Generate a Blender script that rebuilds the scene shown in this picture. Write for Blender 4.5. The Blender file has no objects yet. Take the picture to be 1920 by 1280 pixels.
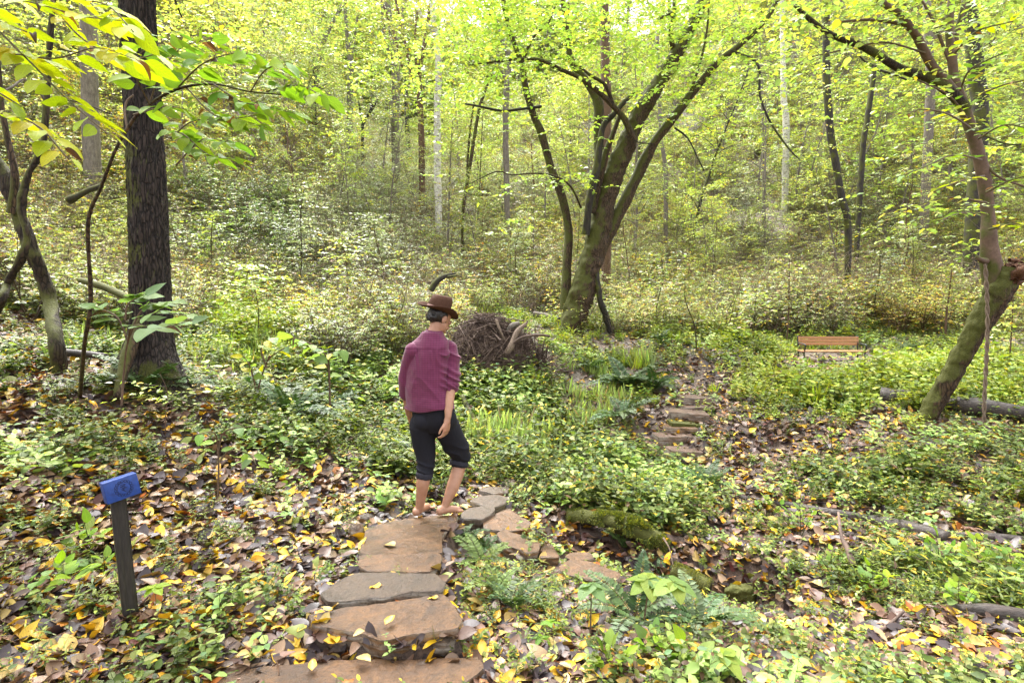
import bpy, bmesh, math, random
import numpy as np
from mathutils import Vector, Matrix
R = math.radians
rng = np.random.default_rng(7)
random.seed(7)
S = bpy.context.scene
C = S.collection

# ------------------------------------------------------------------ camera
FPX, PX0, PY0 = 1067.0, 960.0, 640.0
CAMH, PITCH = 1.70, R(5.0)
cd = bpy.data.cameras.new('camera'); cam = bpy.data.objects.new('camera', cd); C.objects.link(cam)
cd.sensor_width = 36.0; cd.lens = 36.0 * FPX / 1920.0
cd.clip_start = 0.05; cd.clip_end = 600
cam.location = (0, 0, CAMH); cam.rotation_euler = (math.pi/2 - PITCH, 0, 0)
S.camera = cam
# ------------------------------------------------------------------ world, sun, exposure
w = bpy.data.worlds.new('World'); S.world = w; w.use_nodes = True
nt = w.node_tree; bg = nt.nodes['Background']
sky = nt.nodes.new('ShaderNodeTexSky'); sky.sky_type = 'NISHITA'; sky.sun_disc = False
SUN_EL, SUN_AZ = R(58), R(-25)
sky.sun_elevation = SUN_EL; sky.sun_rotation = SUN_AZ
sky.air_density = 1.0; sky.dust_density = 6.0; sky.ozone_density = 1.0
hs = nt.nodes.new('ShaderNodeHueSaturation'); hs.inputs['Saturation'].default_value = 0.16
nt.links.new(sky.outputs[0], hs.inputs['Color']); nt.links.new(hs.outputs[0], bg.inputs['Color'])
bg.inputs['Strength'].default_value = 0.15
sl = bpy.data.lights.new('sun', 'SUN'); sun = bpy.data.objects.new('sun', sl); C.objects.link(sun)
sl.energy = 0.9; sl.angle = R(50); sl.color = (1.0, 0.965, 0.90)
sd = Vector((math.sin(SUN_AZ)*math.cos(SUN_EL), math.cos(SUN_AZ)*math.cos(SUN_EL), math.sin(SUN_EL)))
sun.rotation_euler = sd.to_track_quat('Z', 'Y').to_euler()
vs = S.view_settings
vs.view_transform = 'Standard'; vs.look = 'None'; vs.gamma = 1.0; vs.use_curve_mapping = False
vs.exposure = 2.75
cy = S.cycles
cy.max_bounces = 8; cy.diffuse_bounces = 5; cy.glossy_bounces = 2; cy.transmission_bounces = 5
cy.transparent_max_bounces = 4; cy.caustics_reflective = False; cy.caustics_refractive = False
cy.sample_clamp_indirect = 6.0

# ------------------------------------------------------------------ helpers: pixel rays, noise, terrain
cp, sp_ = math.cos(PITCH), math.sin(PITCH)
def ray(px, py):
    u = (px - PX0)/FPX; v = (PY0 - py)/FPX
    return np.array([u, cp + v*sp_, -sp_ + v*cp])
def at(px, py, Y):
    d = ray(px, py); return np.array([0, 0, CAMH]) + d*(Y/d[1])
def on_z(px, py, z):
    d = ray(px, py); return np.array([0, 0, CAMH]) + d*((z-CAMH)/d[2])
def project(P):
    P = np.asarray(P, float); x = P[..., 0]; y = P[..., 1]; z = P[..., 2]-CAMH
    dep = y*cp - z*sp_; up = y*sp_ + z*cp
    dep = np.where(dep < 0.05, 0.05, dep)
    return PX0 + FPX*x/dep, PY0 - FPX*up/dep, dep
_perm = np.random.default_rng(3).random(4096).astype(np.float64)
def _h(i, j, k):
    n = (i*73856093) ^ (j*19349663) ^ (k*83492791)
    return _perm[(n ^ (n >> 13)) & 4095]
def vnoise(P):
    P = np.asarray(P, float); F = np.floor(P).astype(np.int64); f = P - F
    f = f*f*(3-2*f); i, j, k = F[..., 0], F[..., 1], F[..., 2]; a, b, c = f[..., 0], f[..., 1], f[..., 2]
    def L(p, q, t): return p + (q-p)*t
    return L(L(L(_h(i, j, k), _h(i+1, j, k), a), L(_h(i, j+1, k), _h(i+1, j+1, k), a), b),
             L(L(_h(i, j, k+1), _h(i+1, j, k+1), a), L(_h(i, j+1, k+1), _h(i+1, j+1, k+1), a), b), c)*2-1
def fbm(P, o=4, g=0.5, l=2.03):
    P = np.asarray(P, float); r = 0; a = 1.0
    for n in range(o):
        r = r + a*vnoise(P + 17.3*n); P = P*l; a *= g
    return r
def n2(x, y, s, o=3, seed=0.0):
    x = np.asarray(x, float); y = np.asarray(y, float)
    return fbm(np.stack([x*s, y*s, np.full(x.shape, seed)], -1), o)

CTRL = [(640,1260,2.60),(0,1270,2.35),(300,1270,2.45),(1300,1270,2.5),(1900,1270,2.8),(248,1172,2.75),(500,1150,2.9),
 (1000,1150,3.1),(1100,1200,2.85),(1500,1200,3.2),(1900,1150,3.5),(0,1000,3.3),(100,900,3.9),(0,800,4.8),(0,640,7),
 (280,705,5.9),(450,900,4.6),(480,760,6.3),(600,830,5.7),(600,1000,3.95),(650,900,5.1),(880,1060,3.9),(750,1020,4.05),(790,980,4.5),
 (760,800,7.5),(850,880,6.2),(925,910,5.8),(960,985,4.95),(985,1030,4.5),(1120,1065,4.3),(1230,1085,4.4),(1340,1120,4.1),
 (1160,1050,4.65),(1090,1010,4.85),(1130,950,5.55),(1250,1000,5.05),(1500,1110,4.0),(1700,1200,3.3),(1500,960,5.4),(1780,1020,4.6),(1700,1090,3.95),
 (1200,900,6.5),(1100,870,7.0),(1250,862,7.2),(1400,850,7.0),(1600,850,6.9),(1740,790,7.8),(1900,835,6.8),(1900,700,10.2),
 (1290,742,8.8),(1400,745,8.9),(1000,760,8.6),(900,715,9.3),(930,690,9.7),(1060,625,13),(1180,720,9.7),(1290,700,10.5),(1560,690,12.9),
 (1400,660,13.5),(1700,660,14),(1900,640,15),(1150,645,12.5),(700,650,10),(740,580,12.5),(560,620,10.5),(400,600,11),(200,560,11),(0,500,10),
 (1560,625,17),(1560,540,22),(1560,350,31),(1560,100,44),(1560,-100,58),(1900,580,18),(1900,420,25),(1900,170,37),(1900,-100,52),
 (1200,575,20),(1200,450,28),(1200,270,41),(1200,120,58),(950,570,18),(950,450,26),(950,330,42),(950,250,65),
 (820,450,25),(780,350,45),(760,320,70),(600,560,14),(600,450,19),(600,300,31),(600,180,47),(400,520,14),(400,400,18.5),(400,200,28),(400,0,40),
 (100,450,13.5),(100,300,18),(100,0,28)]
W = [at(*c) for c in CTRL]
W += [np.array(v, float) for v in [(0,0,.02),(0,-4,.1),(5,-4,-.1),(-5,-4,.5),(-5,1,.6),(5,1,-.3),(-10,4,3.0),(9,3,-.2),(16,8,1.0),(-18,10,8),(24,16,4),
      (60,40,26),(-60,40,34),(0,120,30),(60,110,55),(-60,110,50),(-30,-20,8),(30,-20,2),(0,-25,1)]]
W = np.array(W)
from math import pi
def slab_poly(pts, z):
    """pts (px,py[,z]) -> world polygon"""
    return np.array([on_z(p[0], p[1], p[2] if len(p) > 2 else z) for p in pts])
SLAB_DEF = [
 ('S0', [(350,1300),(430,1262),(520,1246),(640,1236),(780,1234),(880,1228),(905,1236),(912,1252),(880,1275),(820,1300)], -.045, .10, 'stone', 'broad wet sandstone slab at the very front of the path, cut by the picture edge'),
 ('S1', [(578,1150),(640,1136),(720,1128),(790,1118),(832,1112),(850,1135),(868,1166),(855,1180),(800,1186),(740,1193),(715,1196),(680,1186),(620,1176),(585,1168)], .045, .105, 'stone', 'thick chunky sandstone slab with pale broken front face on the path'),
 ('S2', [(598,1110),(640,1085),(665,1072),(740,1073),(815,1074),(835,1092),(828,1106),(770,1110),(720,1120),(650,1126),(615,1126)], .055, .05, 'stone_grey', 'thin greyish slab with a yellow leaf lying on it'),
 ('S3', [(672,1040),(760,1036),(828,1036),(830,1050),(815,1070),(740,1071),(690,1068),(672,1056)], .03, .06, 'stone', 'narrow light orange slab below the slab where the man stands'),
 ('S4', [(682,1010,-.0),(684,992,-.03),(715,979,-.06),(770,969,-.075),(822,962,-.08),(858,966,-.082),(850,984,-.07),(830,998,-.03),(829,1036,.03),(760,1037,.03),(674,1036,.03),(676,1022,.015)], -.02, .10, 'stone', 'large reddish slab that the barefoot man is standing on'),
 ('S5', [(864,962),(880,950),(925,944),(926,956),(906,972),(868,972)], -.16, .06, 'stone_grey', 'dark flat stepping stone right beside the man'),
 ('S6', [(878,940),(890,932),(935,925),(952,930),(948,940),(925,950),(900,946)], -.21, .07, 'stone_grey', 'brown stepping stone, second beyond the man'),
 ('S7', [(898,918),(915,911),(955,913),(952,922),(925,926)], -.25, .05, 'stone_grey', 'small dark stepping stone farther along, before the plants'),
 ('S8', [(940,902),(950,896),(966,900),(962,912),(945,910)], -.27, .05, 'stone_grey', 'smallest upright-edged stone at the end of the near stones'),
 ('S9', [(905,978),(955,952),(985,972),(998,980),(992,992),(940,994),(908,990)], -.20, .09, 'stone', 'triangular reddish slab right of the stepping stones'),
 ('S10', [(930,1000),(945,992),(990,1006),(1014,1018),(1008,1032),(985,1034),(940,1016)], -.18, .08, 'stone', 'brown slab with a rounded right end under the triangular slab'),
 ('S11', [(1014,1030),(1022,1012),(1034,1020),(1050,1042),(1010,1046)], -.22, .06, 'stone', 'small tilted block beside the rounded slab'),
 ('S12', [(1048,1062),(1070,1046),(1110,1052),(1165,1074),(1160,1086),(1100,1084),(1052,1074)], -.24, .05, 'stone', 'smooth pale pink slab half buried by the stream bank'),
 ('S13', [(1058,1042),(1070,1034),(1105,1034),(1112,1046),(1075,1050)], -.27, .04, 'stone', 'small flat orange stone behind the smooth pale slab'),
]
def in_poly(x, y, poly):
    x = np.asarray(x); inside = np.zeros(x.shape, bool); n = len(poly)
    for i in range(n):
        x1, y1 = poly[i][:2]; x2, y2 = poly[(i+1) % n][:2]
        if abs(y2-y1) < 1e-9: continue
        c = ((y1 > y) != (y2 > y)) & (x < (x2-x1)*(y-y1)/(y2-y1)+x1); inside ^= c
    return inside
SLAB_W = []
for nm, pts, z, th, mt, lab in SLAB_DEF: SLAB_W.append(slab_poly(pts, z))

SLAB_PL = []
for p in SLAB_W:
    c_ = p[:, :2].mean(0); A_ = np.c_[np.ones(len(p)), p[:, :2]]; SLAB_PL.append((c_+(p[:, :2]-c_)*1.07, np.linalg.lstsq(A_, p[:, 2], rcond=None)[0]))
_c2 = 0.35
def _phi(d2): return np.sqrt(d2 + _c2)
_A = W[:, :2]; _n = len(_A)
_K = _phi(((_A[:, None]-_A[None])**2).sum(-1)) - np.eye(_n)*0.06
_Pm = np.c_[np.ones(_n), _A]
_M = np.block([[_K, _Pm], [_Pm.T, np.zeros((3, 3))]])
_sol = np.linalg.solve(_M, np.r_[W[:, 2], 0, 0, 0])
def gz(x, y):
    x = np.asarray(x, float); y = np.asarray(y, float); sh = x.shape
    X = x.ravel(); Y = y.ravel(); out = np.empty(X.size)
    for a in range(0, X.size, 40000):
        q = np.stack([X[a:a+40000], Y[a:a+40000]], -1)
        d2 = (q[:, None, 0]-_A[None, :, 0])**2 + (q[:, None, 1]-_A[None, :, 1])**2
        out[a:a+40000] = _phi(d2) @ _sol[:_n] + _sol[_n] + q @ _sol[_n+1:]
    z = out.reshape(sh)
    far = np.clip((np.hypot(x, y)-6)/14, 0, 1)
    pth = 1-np.exp(-(((x+.25)/.75)**2+((y-3.4)/1.7)**2)**1.5)
    z = z + n2(x, y, 1.1, 3, 2.2)*0.05*(.4+.6*pth) + n2(x, y, 0.22, 3, 5.1)*0.45*far + n2(x, y, 5.0, 3, 8.3)*0.012 - (1-np.abs(n2(x, y, 1.7, 2, 6.6)))**4*.10*pth*np.exp(-((y-5.5)/3.0)**2)
    ga, gb = at(1085, 1030, 4.75)[:2], at(1420, 1120, 4.2)[:2]; gd = gb-ga; tt = np.clip(((x-ga[0])*gd[0]+(y-ga[1])*gd[1])/(gd@gd), 0, 1); dd_ = np.hypot(x-ga[0]-tt*gd[0], y-ga[1]-tt*gd[1])
    z = z - .20*np.exp(-(dd_/.28)**2); z = z + .09*np.exp(-((np.hypot(x-ga[0]-tt*gd[0], y-ga[1]-tt*gd[1]-.55))/.25)**2)
    z = z - .08*np.exp(-(((x+.62)/.5)**2+((y-4.85)/.3)**2))
    nearm = (y < 5.8) & (y > 2) & (np.abs(x) < 2)
    if nearm.any():
        xs, ys, zs = x[nearm], y[nearm], z[nearm]
        for pp_, co_ in SLAB_PL:
            k_ = in_poly(xs, ys, pp_); zs = np.where(k_, np.clip(zs, co_[0]+co_[1]*xs+co_[2]*ys-.06, co_[0]+co_[1]*xs+co_[2]*ys-.035), zs)
        z = z.copy(); z[nearm] = zs
    return z
def gz1(x, y): return float(gz(np.array([x]), np.array([y]))[0])
def ghit(px, py, ymax=90.0):
    d = ray(px, py); ys = np.concatenate([np.arange(1.6, 12, 0.04), np.arange(12, ymax, 0.15)])
    P = np.array([0, 0, CAMH]) + d[None]*(ys/d[1])[:, None]
    below = P[:, 2] < gz(P[:, 0], P[:, 1])
    if not below.any(): return None
    i = int(np.argmax(below)); return np.array([P[i, 0], P[i, 1], gz1(P[i, 0], P[i, 1])])

# ------------------------------------------------------------------ helpers: objects
def tag(o, label=None, cat=None, group=None, kind=None):
    if label: o['label'] = label
    if cat: o['category'] = cat
    if group: o['group'] = group
    if kind: o['kind'] = kind
    return o
def link(name, me, parent=None, loc=None):
    o = bpy.data.objects.new(name, me); C.objects.link(o)
    if parent is not None: o.parent = parent
    if loc is not None: o.location = loc
    return o
def empty(name, loc=(0, 0, 0), rz=0.0, **k):
    o = bpy.data.objects.new(name, None); C.objects.link(o); o.location = tuple(loc); o.rotation_euler = (0, 0, rz)
    o.empty_display_size = 0.1
    return tag(o, **k)

class MB:
    """collects vertices / faces / colours / leaf coordinates as arrays"""
    def __init__(s): s.v = []; s.f3 = []; s.f4 = []; s.c = []; s.u = []; s.n = 0
    def add(s, V, F, col=(1, 1, 1), uv=None):
        V = np.asarray(V, float).reshape(-1, 3); m = len(V)
        s.v.append(V)
        col = np.asarray(col, float)
        s.c.append(np.broadcast_to(col, (m, 3)) if col.ndim == 1 else col)
        s.u.append(np.zeros((m, 2)) if uv is None else uv)
        t = [f for f in F if len(f) == 3]; q = [f for f in F if len(f) == 4]
        if t: s.f3.append(np.asarray(t, np.int64)+s.n)
        if q: s.f4.append(np.asarray(q, np.int64)+s.n)
        s.n += m
    def scatter(s, T, Mx, P, col):
        TV, TF3, TF4, TU = T
        N = len(P); m = len(TV)
        if N == 0: return
        V = np.einsum('nij,mj->nmi', Mx, TV) + P[:, None, :]
        s.v.append(V.reshape(-1, 3)); s.c.append(np.repeat(col, m, 0)); s.u.append(np.tile(TU, (N, 1)))
        off = s.n + np.arange(N)[:, None, None]*m
        if len(TF3): s.f3.append((TF3[None]+off).reshape(-1, 3))
        if len(TF4): s.f4.append((TF4[None]+off).reshape(-1, 4))
        s.n += N*m
    def mesh(s, name, mats, smooth=True, uv=True):
        me = bpy.data.meshes.new(name)
        V = np.concatenate(s.v); f3 = np.concatenate(s.f3) if s.f3 else np.zeros((0, 3), int)
        f4 = np.concatenate(s.f4) if s.f4 else np.zeros((0, 4), int)
        me.vertices.add(len(V)); me.vertices.foreach_set('co', V.ravel().astype(np.float32))
        loops = np.concatenate([f3.ravel(), f4.ravel()]).astype(np.int32)
        me.loops.add(len(loops)); me.loops.foreach_set('vertex_index', loops)
        tot = np.concatenate([np.full(len(f3), 3), np.full(len(f4), 4)]).astype(np.int32)
        st = np.concatenate([[0], np.cumsum(tot)[:-1]]).astype(np.int32) if len(tot) else tot
        me.polygons.add(len(tot)); me.polygons.foreach_set('loop_start', st)
        try: me.polygons.foreach_set('loop_total', tot)
        except Exception: pass
        me.update(calc_edges=True)
        if smooth: me.polygons.foreach_set('use_smooth', np.ones(len(tot), bool))
        a = me.attributes.new('Col', 'FLOAT_COLOR', 'POINT')
        c = np.concatenate(s.c); a.data.foreach_set('color', np.c_[c, np.ones(len(c))].ravel().astype(np.float32))
        if uv:
            a = me.attributes.new('luv', 'FLOAT_VECTOR', 'POINT'); u = np.concatenate(s.u)
            a.data.foreach_set('vector', np.c_[u, np.zeros(len(u))].ravel().astype(np.float32))
        for m in (mats if isinstance(mats, (list, tuple)) else [mats]): me.materials.append(m)
        return me
    def build(s, name, mats, parent=None, loc=None, smooth=True):
        return link(name, s.mesh(name, mats, smooth), parent, loc)

def smooth_path(P, R_, k=6):
    P = np.asarray(P, float); R_ = np.asarray(R_, float); n = len(P)
    if n < 3 or k < 2:
        return P, R_
    Q = np.r_[[2*P[0]-P[1]], P, [2*P[-1]-P[-2]]]; out = []; ro = []
    for i in range(n-1):
        p0, p1, p2, p3 = Q[i], Q[i+1], Q[i+2], Q[i+3]
        for j in range(k):
            t = j/k
            out.append(0.5*((2*p1)+(-p0+p2)*t+(2*p0-5*p1+4*p2-p3)*t*t+(-p0+3*p1-3*p2+p3)*t**3)); ro.append(R_[i]*(1-t)+R_[i+1]*t)
    out.append(P[-1]); ro.append(R_[-1])
    return np.array(out), np.array(ro)
def tube(mb, P, Rr, sides=8, k=5, rough=0.0, rs=8.0, col=(1, 1, 1), capb=False, capt=True, ell=None, colf=None):
    P, Rr = smooth_path(P, Rr, k); n = len(P)
    T = np.gradient(P, axis=0); T /= np.linalg.norm(T, axis=1)[:, None]+1e-9
    a = np.array([0, 0, 1.0]) if abs(T[0][2]) < 0.9 else np.array([1.0, 0, 0])
    U = np.cross(T[0], a); U /= np.linalg.norm(U); Us = [U]
    for i in range(1, n):
        U = Us[-1] - T[i]*np.dot(Us[-1], T[i]); U /= np.linalg.norm(U)+1e-9; Us.append(U)
    Us = np.array(Us); Vs = np.cross(T, Us)
    th = np.arange(sides)/sides*2*math.pi; ct, st = np.cos(th), np.sin(th)
    dirs = Us[:, None]*ct[None, :, None] + Vs[:, None]*st[None, :, None]
    rad = np.repeat(Rr[:, None], sides, 1)
    V = P[:, None]+dirs*rad[..., None]
    if rough: V = V + dirs*(fbm(V*rs, 3)*rough*rad)[..., None]
    if rough and sides >= 28: V = V + dirs*(((1-np.abs(vnoise(V*[22, 22, 4.0]+fbm(V*5, 2)[..., None]*.6)))**2.5-.4)*np.minimum(rad*.11, .02)+vnoise(V*[50, 50, 22])*.003)[..., None]
    i = np.arange(n-1)[:, None]*sides; j = np.arange(sides)[None]; j2 = (j+1) % sides
    F = np.stack([i+j, i+j2, i+sides+j2, i+sides+j], -1).reshape(-1, 4)
    V = V.reshape(-1, 3); cc = colf(V) if colf else col
    c0 = mb.n; mb.add(V, [], cc, np.c_[np.tile(np.arange(sides)/sides, n), np.repeat(np.arange(n)/n, sides)]); mb.f4.append(F+c0)
    for cap, r0 in ((capb, 0), (capt, (n-1)*sides)):
        if cap:
            ce = P[0] if r0 == 0 else P[-1]
            c1 = mb.n; mb.add([ce], [], cc[0] if colf else col)
            mb.f3.append(np.array([[c0+r0+q, c0+r0+(q+1) % sides, c1] if r0 else [c0+r0+(q+1) % sides, c0+r0+q, c1] for q in range(sides)]))
    return P

def leaf_template(kind):
    """leaf lying along +Y, unit length, width about 0.5"""
    if kind == 'far':
        V = [(0,0,0),(-.27,.45,.05),(0,1,-.06),(.27,.45,.05)]; F3 = [(0,2,1),(0,3,2)]; F4 = []
        U = [(0,0),(-1,.45),(0,1),(1,.45)]
    elif kind == 'mid':
        V = [(0,0,0),(0,.35,-.02),(0,.7,-.05),(0,1,-.14),(-.24,.22,.03),(-.26,.58,.03),(.24,.22,.03),(.26,.58,.03)]
        F3 = [(0,1,4),(2,3,5),(0,6,1),(2,7,3)]; F4 = [(4,1,2,5),(1,6,7,2)]
        U = [(0,0),(0,.35),(0,.7),(0,1),(-.9,.22),(-1,.58),(.9,.22),(1,.58)]
    V = np.array(V, float)
    return V, np.array(F3, int).reshape(-1, 3), np.array(F4, int).reshape(-1, 4), np.array(U, float)
T_FAR, T_MID = leaf_template('far'), leaf_template('mid')
_tw = [(math.cos(a), 0, math.sin(a)) for a in (0, 2.094, 4.189)]
T_TWIG = (np.array(_tw+[(x*.45, 1, z*.45) for x, y, z in _tw]), np.zeros((0, 3), int), np.array([(0,1,4,3),(1,2,5,4),(2,0,3,5)]), np.zeros((6, 2)))
def nrm(v): return v/(np.linalg.norm(v, axis=-1, keepdims=True)+1e-9)
def frames(D, N, L, Wd=None, Tk=None):
    """columns: side, along, normal, scaled"""
    D = nrm(D); Sd = nrm(np.cross(D, N)); Nn = np.cross(Sd, D)
    L = np.asarray(L, float).reshape(-1, 1); Wd = L if Wd is None else np.asarray(Wd, float).reshape(-1, 1); Tk = Wd if Tk is None else Tk
    return np.stack([Sd*Wd, D*L, Nn*Tk], -1)
UP = np.array([0, 0, 1.0])
def rot_h(D, a):
    c, s = np.cos(a), np.sin(a)
    return np.stack([D[:, 0]*c-D[:, 1]*s, D[:, 0]*s+D[:, 1]*c, D[:, 2]], -1)
def pick(pal, n, r, jit=.18):
    cols = np.array([p[0] for p in pal]); w_ = np.array([p[1] for p in pal], float); w_ /= w_.sum()
    c = cols[r.choice(len(pal), n, p=w_)]
    return np.clip(c*(1+r.normal(0, jit, (n, 1)))*(1+r.normal(0, .06, (n, 3))), .004, .9)
def sprays(mb, P, D, Ln, r, pal, ls=.09, K=10, T=T_MID, twig=(.10, .075, .05), twr=.003, tilt=.35, mbt=None, pinnate=False):
    """leafy twigs: P start, D direction, Ln length"""
    N = len(P); Ln = np.asarray(Ln, float); D = nrm(D)
    t = (np.arange(K)+.8)/K
    sag = -.18*t**2
    LP = P[:, None]+D[:, None]*(Ln[:, None]*t[None])[..., None] + UP*(Ln[:, None]*sag[None])[..., None]
    side = np.where(np.arange(K) % 2 == 0, 1.0, -1.0); side[-1] = 0.1
    ang = side[None]*(.95-.35*t[None]) + r.normal(0, .25, (N, K))
    Dl = np.repeat(D[:, None], K, 1).reshape(-1, 3); Dl = rot_h(Dl, ang.ravel()); Dl[:, 2] = Dl[:, 2]*.4 - .12 + r.normal(0, .22, N*K)
    Nn = nrm(UP + r.normal(0, tilt, (N*K, 3)))
    L = (ls*r.uniform(.6, 1.25, (N, K))).ravel()
    mb.scatter(T, frames(Dl, Nn, L, L*r.uniform(.8, 1.15, N*K)), LP.reshape(-1, 3), pick(pal, N*K, r))
    (mbt or mb).scatter(T_TWIG, frames(D + UP*-.12, np.roll(D, 1, axis=1)+.01, Ln*.95, np.full(N, twr)), P, np.broadcast_to(np.array(twig), (N, 3)))

# ------------------------------------------------------------------ materials
def mat(name):
    m = bpy.data.materials.new(name); m.use_nodes = True; n = m.node_tree
    for x in list(n.nodes): n.nodes.remove(x)
    return m, n
def N_(n, t, **k):
    x = n.nodes.new(t)
    for a, b in k.items():
        if a in x.inputs: x.inputs[a].default_value = b
        else: setattr(x, a, b)
    return x
def mixc(n, fac, a, b, mode='MIX'):
    x = n.nodes.new('ShaderNodeMix'); x.data_type = 'RGBA'; x.blend_type = mode
    for s, v in ((x.inputs[0], fac), (x.inputs[6], a), (x.inputs[7], b)):
        if isinstance(v, bpy.types.NodeSocket): n.links.new(v, s)
        elif isinstance(v, (int, float)): s.default_value = v
        else: s.default_value = (*v, 1)
    return x.outputs[2]
def ramp(n, src, stops):
    x = n.nodes.new('ShaderNodeValToRGB'); e = x.color_ramp.elements
    while len(e) < len(stops): e.new(0.5)
    for el, (p, c) in zip(e, stops):
        el.position = p; el.color = (c, c, c, 1) if isinstance(c, (int, float)) else (*c, 1)
    n.links.new(src, x.inputs[0]); return x.outputs[0]
def coords(n, scale=(1, 1, 1), kind='Object'):
    tc = n.nodes.new('ShaderNodeTexCoord'); mp = n.nodes.new('ShaderNodeMapping'); mp.inputs['Scale'].default_value = scale
    n.links.new(tc.outputs[kind], mp.inputs[0]); return mp.outputs[0]
def noise(n, vec, scale, detail=5, rough=.6, dist=0):
    x = N_(n, 'ShaderNodeTexNoise', Scale=scale, Detail=detail, Roughness=rough, Distortion=dist); n.links.new(vec, x.inputs['Vector']); return x.outputs['Fac']
def bump(n, h, strength=.5, dist=.01):
    x = N_(n, 'ShaderNodeBump', Strength=strength, Distance=dist); n.links.new(h, x.inputs['Height']); return x.outputs[0]
def finish(n, col, rough=.6, bmp=None, spec=.4, out=True, metallic=0.0, sheen=0.0):
    b = N_(n, 'ShaderNodeBsdfPrincipled', Metallic=metallic)
    b.inputs['Specular IOR Level'].default_value = spec; b.inputs['Sheen Weight'].default_value = sheen
    for k, v in (('Base Color', col), ('Roughness', rough)):
        if isinstance(v, bpy.types.NodeSocket): n.links.new(v, b.inputs[k])
        else: b.inputs[k].default_value = v if isinstance(v, (int, float)) else (*v, 1)
    if bmp is not None: n.links.new(bmp, b.inputs['Normal'])
    if out:
        o = n.nodes.new('ShaderNodeOutputMaterial'); n.links.new(b.outputs[0], o.inputs[0])
    return b
def attr(n, name='Col'):
    a = n.nodes.new('ShaderNodeAttribute'); a.attribute_name = name; return a
def leaf_material(name, trans=.42, rough=.38, spec=.5, veins=False, blot=False, vary=.3, yellow=(1.15, 1.18, .60)):
    m, n = mat(name); c = attr(n).outputs['Color']
    oi = n.nodes.new('ShaderNodeObjectInfo')
    hsv = n.nodes.new('ShaderNodeHueSaturation'); n.links.new(c, hsv.inputs['Color'])
    mr = N_(n, 'ShaderNodeMapRange'); mr.inputs[3].default_value = 1-vary; mr.inputs[4].default_value = 1+vary
    n.links.new(oi.outputs['Random'], mr.inputs[0]); n.links.new(mr.outputs[0], hsv.inputs['Value'])
    mh = N_(n, 'ShaderNodeMath', operation='MULTIPLY_ADD'); mh.inputs[1].default_value = 7.31; mh.inputs[2].default_value = 0
    n.links.new(oi.outputs['Random'], mh.inputs[0]); fr = N_(n, 'ShaderNodeMath', operation='FRACT'); n.links.new(mh.outputs[0], fr.inputs[0])
    m2 = N_(n, 'ShaderNodeMapRange'); m2.inputs[3].default_value = .485; m2.inputs[4].default_value = .512
    n.links.new(fr.outputs[0], m2.inputs[0]); n.links.new(m2.outputs[0], hsv.inputs['Hue'])
    col = hsv.outputs[0]; bmp = None
    if veins or blot:
        uv = attr(n, 'luv').outputs['Vector']
        sx = n.nodes.new('ShaderNodeSeparateXYZ'); n.links.new(uv, sx.inputs[0])
        ab = N_(n, 'ShaderNodeMath', operation='ABSOLUTE'); n.links.new(sx.outputs[0], ab.inputs[0])
        if veins:
            # side veins: stripes along v - |u|*k
            ma = N_(n, 'ShaderNodeMath', operation='MULTIPLY_ADD'); ma.inputs[1].default_value = -.22; n.links.new(ab.outputs[0], ma.inputs[0]); n.links.new(sx.outputs[1], ma.inputs[2])
            mm = N_(n, 'ShaderNodeMath', operation='MULTIPLY'); mm.inputs[1].default_value = 9.0; n.links.new(ma.outputs[0], mm.inputs[0])
            ff = N_(n, 'ShaderNodeMath', operation='FRACT'); n.links.new(mm.outputs[0], ff.inputs[0])
            v1 = ramp(n, ff.outputs[0], [(0, 1.0), (.10, 0), (.92, 0), (1, 1.0)])
            v2 = ramp(n, ab.outputs[0], [(0, 1.0), (.06, 0.0)])
            vv = mixc(n, 1.0, v1, v2, 'ADD'); col = mixc(n, vv, col, mixc(n, 1.0, col, (1.35, 1.3, 1.15), 'MULTIPLY'))
            bmp = bump(n, vv, -.35, .004)
        if blot:
            nz = noise(n, coords(n, (1, 1, 1)), 38, 3); nz2 = noise(n, coords(n), 120, 2)
            col = mixc(n, ramp(n, nz, [(.60, 0), (.68, .85)]), col, (.10, .05, .02))
            col = mixc(n, ramp(n, nz2, [(.66, 0), (.72, .7)]), col, (.16, .08, .03))
    b = finish(n, col, rough, bmp, spec, out=False)
    tr = n.nodes.new('ShaderNodeBsdfTranslucent'); tcol = mixc(n, 1.0, col, yellow, 'MULTIPLY'); n.links.new(tcol, tr.inputs[0])
    if bmp is not None: n.links.new(bmp, tr.inputs['Normal'])
    mx = n.nodes.new('ShaderNodeMixShader'); mx.inputs[0].default_value = trans
    n.links.new(b.outputs[0], mx.inputs[1]); n.links.new(tr.outputs[0], mx.inputs[2])
    o = n.nodes.new('ShaderNodeOutputMaterial'); n.links.new(mx.outputs[0], o.inputs[0]); return m
M = {}
M['leaf'] = leaf_material('leaf', vary=.36, trans=.35)
M['leaf_near'] = leaf_material('leaf_near', trans=.5, veins=True, blot=True, vary=.12, rough=.5, spec=.22)
M['herb'] = leaf_material('herb', trans=.36, rough=.5, spec=.28, vary=.28)
M['litter'] = leaf_material('litter', trans=.10, rough=.42, spec=.42, veins=True, blot=True, vary=.35, yellow=(1.1, .9, .6))
M['fern'] = leaf_material('fern', trans=.25, rough=.5, spec=.35, vary=.15)

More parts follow.
